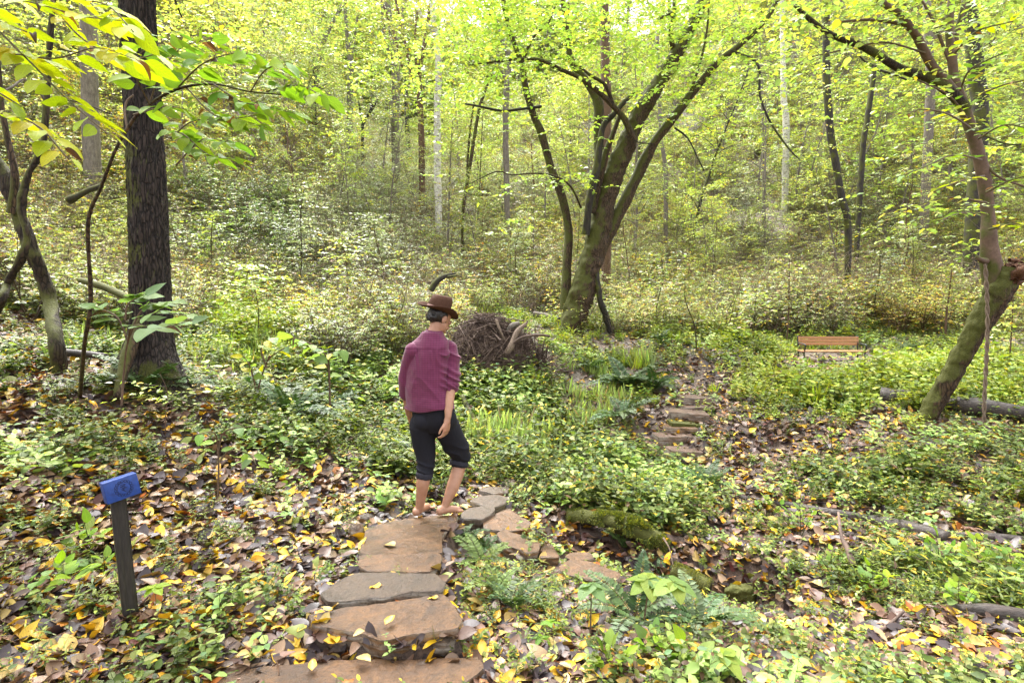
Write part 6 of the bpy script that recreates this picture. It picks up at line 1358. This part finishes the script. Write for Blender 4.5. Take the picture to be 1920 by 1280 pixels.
# shirt
s1 = MB()
ring_loft(s1, [(J(807,768,.0), .202, .132, YAW), (J(805,752,.0), .198, .130, YAW), (J(802,720,0), .184, .122, YAW), (J(801,690,0), .176, .118, YAW), (J(802,664,0), .174, .108, YAW), (J(804,646,.0), .150, .092, YAW), (J(808,636,.0), .110, .080, YAW), (J(812,624,.01), .068, .066, YAW)], 5, 48)
caps(s1, [sh_r+[-.022, 0, -.012], J(845, 680, .01), J(846, 704, -.02), J(844, 723, -.045)], [.068, .068, .063, .060], 24)
caps(s1, [sh_l+[.034, 0, -.022], J(765, 690, .03), J(762, 722, .06), J(762, 738, .09)], [.062, .056, .052, .049], 24)
def shirt_disp(V, Nn):
    w1 = vnoise(np.c_[V[:, 0]*9, V[:, 1]*9, V[:, 2]*2.2]+3); w2 = fbm(np.c_[V[:, 0]*14+V[:, 2]*16, V[:, 1]*12, V[:, 2]*14-V[:, 0]*10], 2)
    arm = np.clip((V[:, 0]-(J(826, 700)[0]))/.04, 0, 1)*np.clip((V[:, 2]-J(0, 740)[2])/.05, 0, 1)
    fold = 1-np.abs(vnoise(np.c_[V[:, 0]*6+V[:, 2]*7, V[:, 1]*5, V[:, 2]*17+V[:, 0]*11]+9)); fold = fold**4
    low = np.clip((J(0, 745)[2]-V[:, 2])/.08+.2, 0, 1)
    f2 = 1-np.abs(vnoise(np.c_[V[:, 0]*4+2, V[:, 1]*4, V[:, 2]*14+V[:, 0]*4])); f2 = f2**3
    d = w1*.008+w2*.003+fold*.024*arm+f2*.015*low+(1-np.abs(vnoise(np.c_[V[:, 0]*5-V[:, 2]*3, V[:, 1]*4, V[:, 2]*4+V[:, 0]*5]+21)))**5*.012*(1-arm)
    # two pleats below the yoke
    for pxp in (783, 812):
        x0 = J(pxp, 690)[0]; zt = J(0, 652)[2]; zz = np.clip((zt-V[:, 2])/.03, 0, 1)*np.clip(1-(zt-V[:, 2])/.22, 0, 1); back = Nn[:, 1] < 0
        d += back*zz*.010*np.exp(-((V[:, 0]-x0+(V[:, 2]-zt)*.12)/.010)**2)-back*zz*.006*np.exp(-((V[:, 0]-x0-.02+(V[:, 2]-zt)*.12)/.012)**2)
    zy = J(0, 652)[2]; d += .0035*(V[:, 2] > zy)*(Nn[:, 1] < .2)
    V = V+Nn*d[:, None]
    hz = J(0, 764)[2]+.018*np.sin((V[:, 0]-J(800, 0)[0])*14); V[:, 2] = np.maximum(V[:, 2], hz-.004*0); return V
shirt = remesh(s1, 'shirt', 'shirt_cloth', person, .0055, 4, shirt_disp)
# collar stand
mb = MB(); cc_ = J(814, 622, .015); th = np.arange(40)/40*2*pi
for k_, (z, rr) in enumerate(((-.025, .075), (.0, .068), (.016, .064), (.016, .060), (-.02, .060))):
    V = np.stack([cc_[0]+np.cos(th)*rr, cc_[1]+np.sin(th)*rr*.98, cc_[2]+z+np.cos(th)*-.006+np.sin(th)*.004], -1); mb.add(V, [])
i = np.arange(4)[:, None]*40; j = np.arange(40)[None]; j2 = (j+1) % 40; mb.f4.append(np.stack([i+j, i+j2, i+40+j2, i+40+j], -1).reshape(-1, 4)); mb.build('collar', M['shirt_cloth'], shirt)
def cuff(parent, c, d, R_, h, m, name, lump=.06):
    d = np.array(d)/np.linalg.norm(d); mb = MB(); c = np.array(c); tube(mb, [c-d*h/2, c-d*h*.35, c, c+d*h*.35, c+d*h/2], [R_*.93, R_*1.02, R_*1.05, R_*1.02, R_*.93], 28, 3, lump, 14, capb=False, capt=False); return mb.build(name, M[m], parent)
cuff(shirt, J(844, 722, -.045), (-.02, -.25, -1), .064, .038, 'shirt_cloth', 'sleeve_cuff', .16); cuff(shirt, J(762, 738, .09), (0, .1, -1), .054, .036, 'shirt_cloth', 'sleeve_cuff', .16)
mb = MB(); ellipsoid(mb, J(833, 724, -.098), (.005, .003, .005), sub=1); mb.build('button', M['pale_button'], shirt)
# trousers
t_ = MB()
ring_loft(t_, [(J(818,806,.03), .150, .115, YAW), (J(816,788,.01), .182, .132, YAW), (J(812,765,.0), .176, .125, YAW), (J(808,752,0), .165, .12, YAW)], 4, 40)
caps(t_, [J(792, 796, -.0), J(795, 830, .02), J(799, 862, .02), J(797, 884, .0)], [.104, .090, .072, .064], 28); caps(t_, [J(836, 798, .03), J(852, 830, .10), J(863, 852, .15), J(861, 864, .15)], [.110, .096, .080, .070], 28)
ellipsoid(t_, J(797, 790, -.05), (.095, .075, .085)); ellipsoid(t_, J(828, 792, -.03), (.095, .075, .085))
def tr_disp(V, Nn):
    f = 1-np.abs(vnoise(np.c_[V[:, 0]*5+3, V[:, 1]*5, V[:, 2]*18+V[:, 0]*7])); kn = np.clip((J(0, 820)[2]-V[:, 2])/.12, 0, 1)
    return V+Nn*(f**3*.012*kn+vnoise(V*9)*.004)[:, None]
tro = remesh(t_, 'trousers', 'trouser_cloth', person, .006, 5, tr_disp)
cuff(tro, J(796, 890, -.003), (-.05, -.05, -1), .066, .055, 'cuff_cloth', 'trouser_cuff', .05); cuff(tro, J(860.5, 868, .145), (-.25, -.35, -1), .071, .05, 'cuff_cloth', 'trouser_cuff', .05)
# hair
h_ = MB(); ellipsoid(h_, HL(0, -.024, .024), (.079, .088, .082), hr, 4); ellipsoid(h_, HL(0, -.062, -.028), (.058, .038, .038), hr, 3)
hair = remesh(h_, 'hair', 'hair_dark', person, .004, 3, lambda V, Nn: V+Nn*(fbm(np.c_[V[:, 0]*70, V[:, 1]*70, V[:, 2]*22], 3)*.005)[:, None])
# hat: brim + crown + band
HT_ = Matrix.Rotation(YAW-.35, 4, 'Z') @ Matrix.Rotation(R(-21), 4, 'X') @ Matrix.Rotation(R(7), 4, 'Y')
hc = J(821, 583, .05); hb = MB(); n_ = 64; th = np.arange(n_)/n_*2*pi
prof = [(.087, .010), (.092, .002), (.11, -.002), (.135, -.002), (.155, .004), (.166, .011), (.166, .0145), (.155, .0085), (.135, .0025), (.11, .003), (.092, .008), (.086, .02)]
def lathe(mb, prof, fn, m3):
    m_ = len(prof); V = []
    for r_, z in prof: V.append(np.array([fn(t, r_, z) for t in th]))
    V = np.concatenate(V) @ np.array(m3.to_3x3()).T; mb.add(V+hc, []); i = np.arange(m_-1)[:, None]*n_; j = np.arange(n_)[None]; j2 = (j+1) % n_; mb.f4.append(np.stack([i+j, i+j2, i+n_+j2, i+n_+j], -1).reshape(-1, 4)+(mb.n-m_*n_))
lathe(hb, prof, lambda t, r_, z: (math.cos(t)*r_*.97, math.sin(t)*r_*1.06, z+(r_-.09)*.42*abs(math.cos(t))**3-(r_-.09)*.25*abs(math.sin(t))**2), HT_)
hat = hb.build('hat', M['felt'], person)
cb = MB(); profc = [(.086, .0), (.089, .02), (.088, .055), (.083, .092), (.073, .120), (.058, .130), (.035, .125), (.012, .114), (.0, .112)]
lathe(cb, profc, lambda t, r_, z: (math.cos(t)*r_*(.93 if z < .04 else .93-.9*max(0, z-.04)*(1 if math.sin(t) > 0 else .3)), math.sin(t)*r_*1.08, z+(.012*math.sin(t) if z > .07 else 0)), HT_); cb.build('crown', M['felt'], hat)
bn = MB(); lathe(bn, [(.090, .004), (.0915, .010), (.0905, .024), (.086, .026)], lambda t, r_, z: (math.cos(t)*r_*.93, math.sin(t)*r_*1.08, z), HT_); bn.build('hat_band', M['hat_band'], hat)
from collections import defaultdict
dup_ = defaultdict(list)
for o in S.objects:
    if o.parent is None and o.name.startswith(('understory_tree', 'forest_tree')): dup_[o['label']].append(o)
ORD = ['leftmost', 'second from left', 'third from left', 'fourth from left', 'fifth from left', 'sixth from left', 'seventh from left', 'eighth from left']
for lb, os_ in dup_.items():
    if len(os_) > 1:
        os_.sort(key=lambda o: project(np.array(o.location))[0])
        for q, o in enumerate(os_[:8]): o['label'] = (ORD[q] if len(os_) > 2 else ['left-hand', 'right-hand'][q])+' '+lb
print('objects', len(S.objects), 'tris', sum(len(m_.loops)-2*len(m_.polygons) for m_ in bpy.data.meshes))
